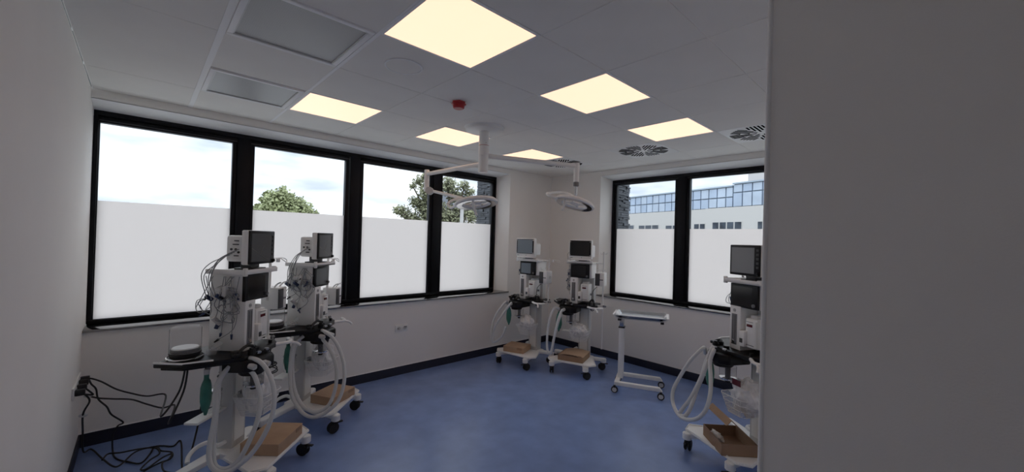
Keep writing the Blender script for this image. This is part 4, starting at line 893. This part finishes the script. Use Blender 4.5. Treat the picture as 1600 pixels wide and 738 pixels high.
zb1 = (hit(986, 333.5)[1]+hit(1101, 328)[1])/2; zt1 = (hit(986, 306.8)[1]+hit(1144, 295)[1])/2; zm1 = (hit(986, 320)[1]+hit(1095, 314)[1])/2
zb2 = hit(1197, 320.4)[1]; zt2 = hit(1197, 282.3)[1]; zm2 = hit(1160, 300)[1]
xa, xs, xr = -25, hit(1102, 320)[0], hit(1145, 290)[0]
xe = BL+14
build(fb(xa, xe, -9, 0, 0, zb1), 'wall', 'render_white', ob)
build(fb(xs, xe, -0.5, 0.0, zb1, zb2), 'wall', 'render_white', ob)
build(fb(xa, xr, -9, -0.25, zb1, zt1), 'glazed_storey_core', 'band_frame', ob)
build(fb(xr, xe, -9, -0.25, zb1, zt2), 'glazed_storey_core', 'band_frame', ob)
x0r = hit(1152, 270)[0]
build(fb(x0r, xe, -7, -1.5, zt2, zt2+2.4), 'roof_box', 'render_beige', ob)
build(fb(xa, xr, -9, 0.05, zt1, zt1+0.12), 'parapet_cap', 'band_frame', ob); build(fb(xr, xe, -9, 0.05, zt2, zt2+0.12), 'parapet_cap', 'band_frame', ob)
pw = (hit(1082.5+12, 320)[0]-hit(1082.5, 320)[0])
x = hit(984, 320)[0]-pw*1
rr_ = random.Random(3)
while x < xr-0.05:
    x1 = min(x+pw, xr)
    lowz = zb1 if x < xs-0.1 else zb2
    for a, b in ((lowz, zm1), (zm1, zt1)):
        build(fb(x+0.05, x1-0.05, -0.22, -0.05+rr_.uniform(-.02, .02), a+0.05, b-0.05), 'glass_panel', rr_.choice(['band_glass', 'band_glass_deep']), ob)
    x += pw
pw2 = hit(1178.5, 300)[0]-hit(1163, 300)[0]; x = xr
while x < BL+3:
    for a, b in ((zb2, zm2), (zm2, zt2)):
        build(fb(x+0.05, x+pw2-0.05, -0.22, -0.05+rr_.uniform(-.02, .02), a+0.05, b-0.05), 'glass_panel', rr_.choice(['band_glass', 'band_glass_deep']), ob)
    x += pw2
def c7b(x, y): return (1020+x/6.15, 300+y/6.15)
zw1 = hit(*c7b(720, 285))[1]; zw0 = zw1-1.5
for a, b, n in ((c7b(395, 305), c7b(507, 305), 2), (c7b(572, 285), c7b(860, 285), 4), (c7b(1005, 280), c7b(1120, 280), 2), ((998, 352), (1029.5, 352), 3), ((1040, 352), (1062, 352), 2), ((976, 352), (991, 352), 2)):
    xa_, xb_ = hit(*a)[0], hit(*b)[0]; zt = min(zw1, hit(*a)[1]+0.0)
    wf = build(fb(xa_, xb_, -0.05, 0.03, zw0, zt), 'window', 'render_white', ob)
    for k in range(n):
        s_ = (xb_-xa_)/n; build(fb(xa_+k*s_+0.06, xa_+(k+1)*s_-0.06, 0.0, 0.045, zw0+0.08, zt-0.06), 'pane', 'far_window', wf)
# low grey-roofed building and lamp post behind the trees, through the back window
P0 = at(735, 322, 38); t = empty('low_building', (P0.x, P0.y, GZ), YAW-PI/2); tag(t, 'low grey-roofed building behind the tree through the back windows', 'building')
hz = P0.z-GZ
build(B(-2.6, 9, -4, 4, 0, hz-0.6), 'wall', 'render_beige', t)
build(MB().prism([(-3.0, hz-0.6), (9.5, hz-0.6), (8.6, hz+0.5), (-2.0, hz+0.5)], -4.5, 4.5, axis='y'), 'roof', 'roof_grey', t)
P0 = at(722, 322, 14); t = empty('lamp_post', (P0.x, P0.y, GZ)); tag(t, 'pale lamp post outside, seen below the left lamp head', 'lamp post')
build(MB().cyl((0, 0, 0), (0, 0, P0.z-GZ), 0.09, 0.06, n=12), 'post', 'render_white', t)
build(MB().box(-0.35, 0.12, -0.09, 0.09, P0.z-GZ, P0.z-GZ+0.08, bev=0.02), 'lamp_housing', 'roof_grey', t)
# trees
def tree(px_, dep, spread, top_py, label, seed, leafm, lobes, leafn, ls):
    P = at(px_, 350, dep); t = empty('tree', (P.x, P.y, GZ)); tag(t, label, 'tree')
    R_ = random.Random(seed); k = dep/FPX; topz = at(px_, top_py, dep).z-GZ
    tk = MB().tube([(0, 0, 0), (0.1, 0.05, topz*0.3), (-0.05, 0.1, topz*0.55), (0, 0, topz*0.8)], 0.16, n=8, smooth=4)
    tr = build(tk, 'trunk', 'bark', t)
    lr = Vector((right.x, right.y, 0)).normalized(); lb = Vector((fwd.x, fwd.y, 0)).normalized()
    cs = []
    br = MB()
    for (lx, ly, rad) in lobes:                    # crown lobes in metres: across, up (from sill level), radius
        c = lr*lx + lb*R_.uniform(-1, 1)*rad*0.8 + Vector((0, 0, ly)); cs.append((c, rad))
        br.tube([(0, 0, topz*0.45), c*0.5+Vector((0, 0, topz*0.25)), c], 0.035, n=5, smooth=3)
        for j in range(3):
            e = c+Vector((R_.gauss(0, 1), R_.gauss(0, 1), R_.gauss(0, 1))).normalized()*rad*0.9; br.tube([c, e], 0.012, n=4)
    build(br, 'branches', 'bark', t)
    vs, fs = [], []
    for i in range(leafn):
        c, rad = R_.choices(cs, weights=[r**2 for _, r in cs])[0]
        d = Vector((R_.gauss(0, 1), R_.gauss(0, 1), R_.gauss(0, 0.85))); d.normalize(); p = c+d*rad*R_.uniform(0.35, 1.25)*(1+0.3*noise.noise(d*3+c))
        a = Vector((R_.gauss(0, 1), R_.gauss(0, 1), R_.gauss(0, 1))).normalized()*ls*R_.uniform(.6, 1.3); b = a.orthogonal().normalized()*ls*0.45
        n0 = len(vs); vs += [p-a*0.5, p+b, p+a*0.5, p-b]; fs.append((n0, n0+1, n0+2, n0+3))
    me = bpy.data.meshes.new('foliage'); me.from_pydata([tuple(v) for v in vs], [], fs); me.materials.append(M[leafm])
    o = build(me, 'foliage', None, t, kind='stuff')
    return t
def lobes_px(px0, dep, pts):    # pts: (px, py, radius px)
    out = []
    P = at(px0, 350, dep); lr = Vector((right.x, right.y, 0)).normalized()
    for x_, y_, r_ in pts:
        Q = at(x_, y_, dep); out.append(((Q-P).dot(lr), Q.z-GZ, r_*dep/FPX))
    return out
tree(445, 26, 0, 292, 'pale green tree top seen through the second pane of the back window', 11, 'leaf_a',
     lobes_px(445, 26, [(415, 330, 13), (428, 318, 13), (441, 306, 10), (441, 294, 4), (418, 304, 6), (410, 312, 4), (450, 314, 13), (462, 322, 13), (474, 326, 9), (484, 334, 8), (470, 316, 5), (495, 334, 4), (440, 330, 20), (465, 338, 18), (402, 326, 7)]), 5200, 0.20)
tree(705, 20, 0, 280, 'larger olive tree behind the lamp arm through the third and fourth panes', 12, 'leaf_b',
     lobes_px(705, 20, [(672, 300, 17), (660, 320, 14), (655, 284, 8), (664, 276, 6), (645, 291, 5), (648, 316, 8), (630, 330, 9), (618, 329, 5), (640, 338, 10), (680, 330, 18), (700, 292, 14), (712, 306, 14), (725, 290, 8), (733, 300, 8), (702, 284, 8), (718, 330, 16), (735, 318, 10), (738, 338, 10), (700, 345, 18), (660, 345, 16)]), 9500, 0.13)
